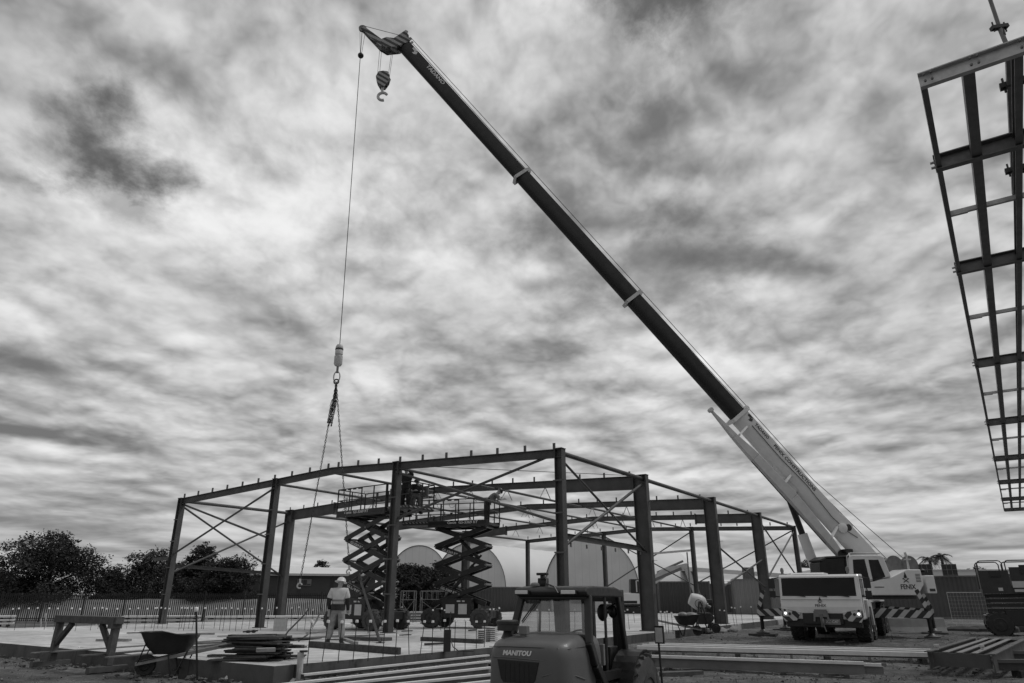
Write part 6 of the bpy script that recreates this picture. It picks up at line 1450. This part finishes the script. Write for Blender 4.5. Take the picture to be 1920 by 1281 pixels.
    vs, fs = skin_mesh(vl, ed, 0); mb = MB(); mb.add(vs, fs); mb.build('trousers', pants, t, smooth=True)
    # shirt with sleeves to the elbow
    vl = [(hipc + (chest - hipc) * .12, (.185, .14)), (hipc.lerp(chest, .55), (.19, .14)), (chest, (.215, .145)), (neck - Vector((0, 0, .05)), (.12, .09))]; ed = [(0, 1), (1, 2), (2, 3)]
    for s_ in ('l', 'r'): chain(2, [(P_['sh' + s_], .098), (V_('sh' + s_).lerp(V_('el' + s_), .8), .092)])
    vs, fs = skin_mesh(vl, ed, 2); mb = MB(); mb.add(vs, fs); mb.build('shirt', shirt, t, smooth=True)
    if sleeve:
        for s_ in ('l', 'r'): mb = MB(); a, b_, c_ = V_('sh' + s_).lerp(V_('el' + s_), .65), V_('el' + s_), V_('wr' + s_); mb.path([a, b_, b_.lerp(c_, .92)], [.072, .062, .045], 10); mb.build('sleeve', sleeve, t, smooth=True)
    if belt:
        mb = MB(); b0 = hipc + (chest - hipc) * .10; mb.lathe([(.17, -.08), (.192, -.075), (.196, .07), (.18, .08)], (0, 0, 0), (0, 0, 1), 20)
        mb.v = [b0 + Vector((v.x * 1.03, v.y * .80, v.z)) for v in mb.v]; mb.build('belt', belt, t, smooth=True)
    for s_ in ('l', 'r'):
        an, to = V_('an' + s_), V_('to' + s_); d = (to - an).normalized(); mb = MB(); d2 = Vector((to.x - an.x, to.y - an.y, 0)).normalized(); heel = Vector((an.x, an.y, min(an.z, to.z) + .01)) - d2 * .06
        mb.path([an + Vector((0, 0, .06)), an + Vector((0, 0, -.01)), heel.lerp(to, .55) + Vector((0, 0, .012)), to + d2 * .08], [.055, .062, .052, .036], 8); mb.build('boot', boots, t, smooth=True)
    if hat:
        mb = MB(); pf = [(.128, .028), (.130, .04), (.122, .08), (.10, .12), (.06, .148), (.0, .155)]
        if brim: pf = [(.178, .012), (.180, .018), (.135, .034)] + pf[1:]
        mb.lathe(pf, head, hd_, 20); ht = mb.build('hard_hat' if hat == 1 else 'cap', hatm, t, smooth=True)
        mb = MB(); mb.path([head + hd_ * .1 - fw * .1, head + hd_ * .158, head + hd_ * .1 + fw * .1], .012, 5); mb.build('hat_ridge', hatm, ht, smooth=True)
    return t
HIVIS = mat('high visibility shirt', .48, .8, 0, .1, 8, .2, 20); PANT = mat('pale work trousers', .21, .85, 0, .35, 9, .3, 25); NAVY = mat('dark work clothes', .018, .85, 0, .3, 8); HATB = mat('hard hat shell', .55, .4, 0, .3, 9); GREYC = mat('grey work shirt', .13, .85, 0, .25, 8)
BASE = dict(hip=(0, 0, .95), chest=(0, .02, 1.33), neck=(0, .03, 1.50), head=(.02, .06, 1.64), shl=(-.20, 0, 1.42), shr=(.20, 0, 1.42), ell=(-.27, -.02, 1.13), elr=(.26, .0, 1.13), wrl=(-.24, .08, .88), wrr=(.27, .12, .90),
            hjl=(-.11, 0, .90), hjr=(.11, 0, .90), knl=(-.16, .06, .50), knr=(.13, .01, .51), anl=(-.20, -.02, .10), anr=(.17, -.12, .12), tol=(-.23, .12, .04), tor=(.20, .02, .04))
q = G(628, 1210, SLAB); q.z = SLAB
w1 = person('person seen from behind on the slab in bright shirt, pale trousers and brimmed hard hat', Matrix.Translation(q) @ Matrix.Rotation(R(8), 4, 'Z') @ Matrix.Diagonal((1.04, 1.04, 1.04, 1)), BASE, SKIN, HIVIS, PANT, 1, sleeve=NAVY, belt=NAVY, hatm=HATB)
mb = MB(); mb.box(-.20, .20, -.155, -.150, 1.10, 1.14); mb.box(-.20, .20, -.155, -.150, 1.22, 1.25)
mb = MB(); mb.lathe([(.196, 0), (.199, .045), (.196, .05)], (0, 0, 0), (0, 0, 1), 20); mb.v = [Vector((v.x, v.y * .77 + .01, v.z + 1.14)) for v in mb.v]; mb.build('reflective_band', MGREY, w1, smooth=True)
mb = MB(); mb.box(-.27, -.205, -.07, .05, .74, .93); mb.build('tool_pouch', WOODL, w1, bevel=.01)
p = dict(BASE); p.update(ell=(-.36, .2, 1.42), wrl=(-.22, .42, 1.62), elr=(.34, .2, 1.40), wrr=(.20, .42, 1.6), head=(.0, .07, 1.65))
q = L1c + Matrix.Rotation(-L1a, 3, 'Z') @ Vector((2.05, -.15, 0)); q.z = 4.72 + .10
person('person in dark clothes and pale hard hat reaching up behind the gable column top', Matrix.Translation(q) @ Matrix.Rotation(R(160), 4, 'Z') @ Matrix.Diagonal((1.08, 1.08, 1.14, 1)), p, SKIN, NAVY, NAVY, 1, sleeve=NAVY, belt=NAVY)
p = dict(BASE); p.update(head=(.03, .16, 1.58), neck=(0, .12, 1.47), chest=(0, .08, 1.30), ell=(-.3, .15, 1.1), wrl=(-.15, .38, 1.1), elr=(.3, .18, 1.1), wrr=(.15, .4, 1.12))
q = L1c + Matrix.Rotation(-L1a, 3, 'Z') @ Vector((2.2, .35, 0)); q.z = 4.72 + .10
person('person in dark cap bent low beside the notice board on the left lift platform', Matrix.Translation(q) @ Matrix.Rotation(R(200), 4, 'Z') @ Matrix.Diagonal((1, 1, .86, 1)), p, SKIN, NAVY, GREYC, 2, brim=False, hatm=BLACK)
p = dict(BASE); p.update(chest=(0, .30, 1.26), neck=(0, .44, 1.38), head=(.02, .56, 1.46), shl=(-.20, .34, 1.32), shr=(.20, .34, 1.32), ell=(-.30, .5, 1.12), wrl=(-.2, .68, 1.2), elr=(.30, .5, 1.1), wrr=(.2, .7, 1.15), face=(0, .8, -.5))
q = L2c + Matrix.Rotation(-L2a, 3, 'Z') @ Vector((1.05, .2, 0)); q.z = 4.42 + .06
person('person in a grey shirt and dark cap leaning forward on the right lift platform', Matrix.Translation(q) @ Matrix.Rotation(R(-70), 4, 'Z') @ Matrix.Diagonal((1.1, 1.1, 1.18, 1)), p, SKIN, GREYC, NAVY, 2, brim=False, hatm=BLACK, belt=BLACK)
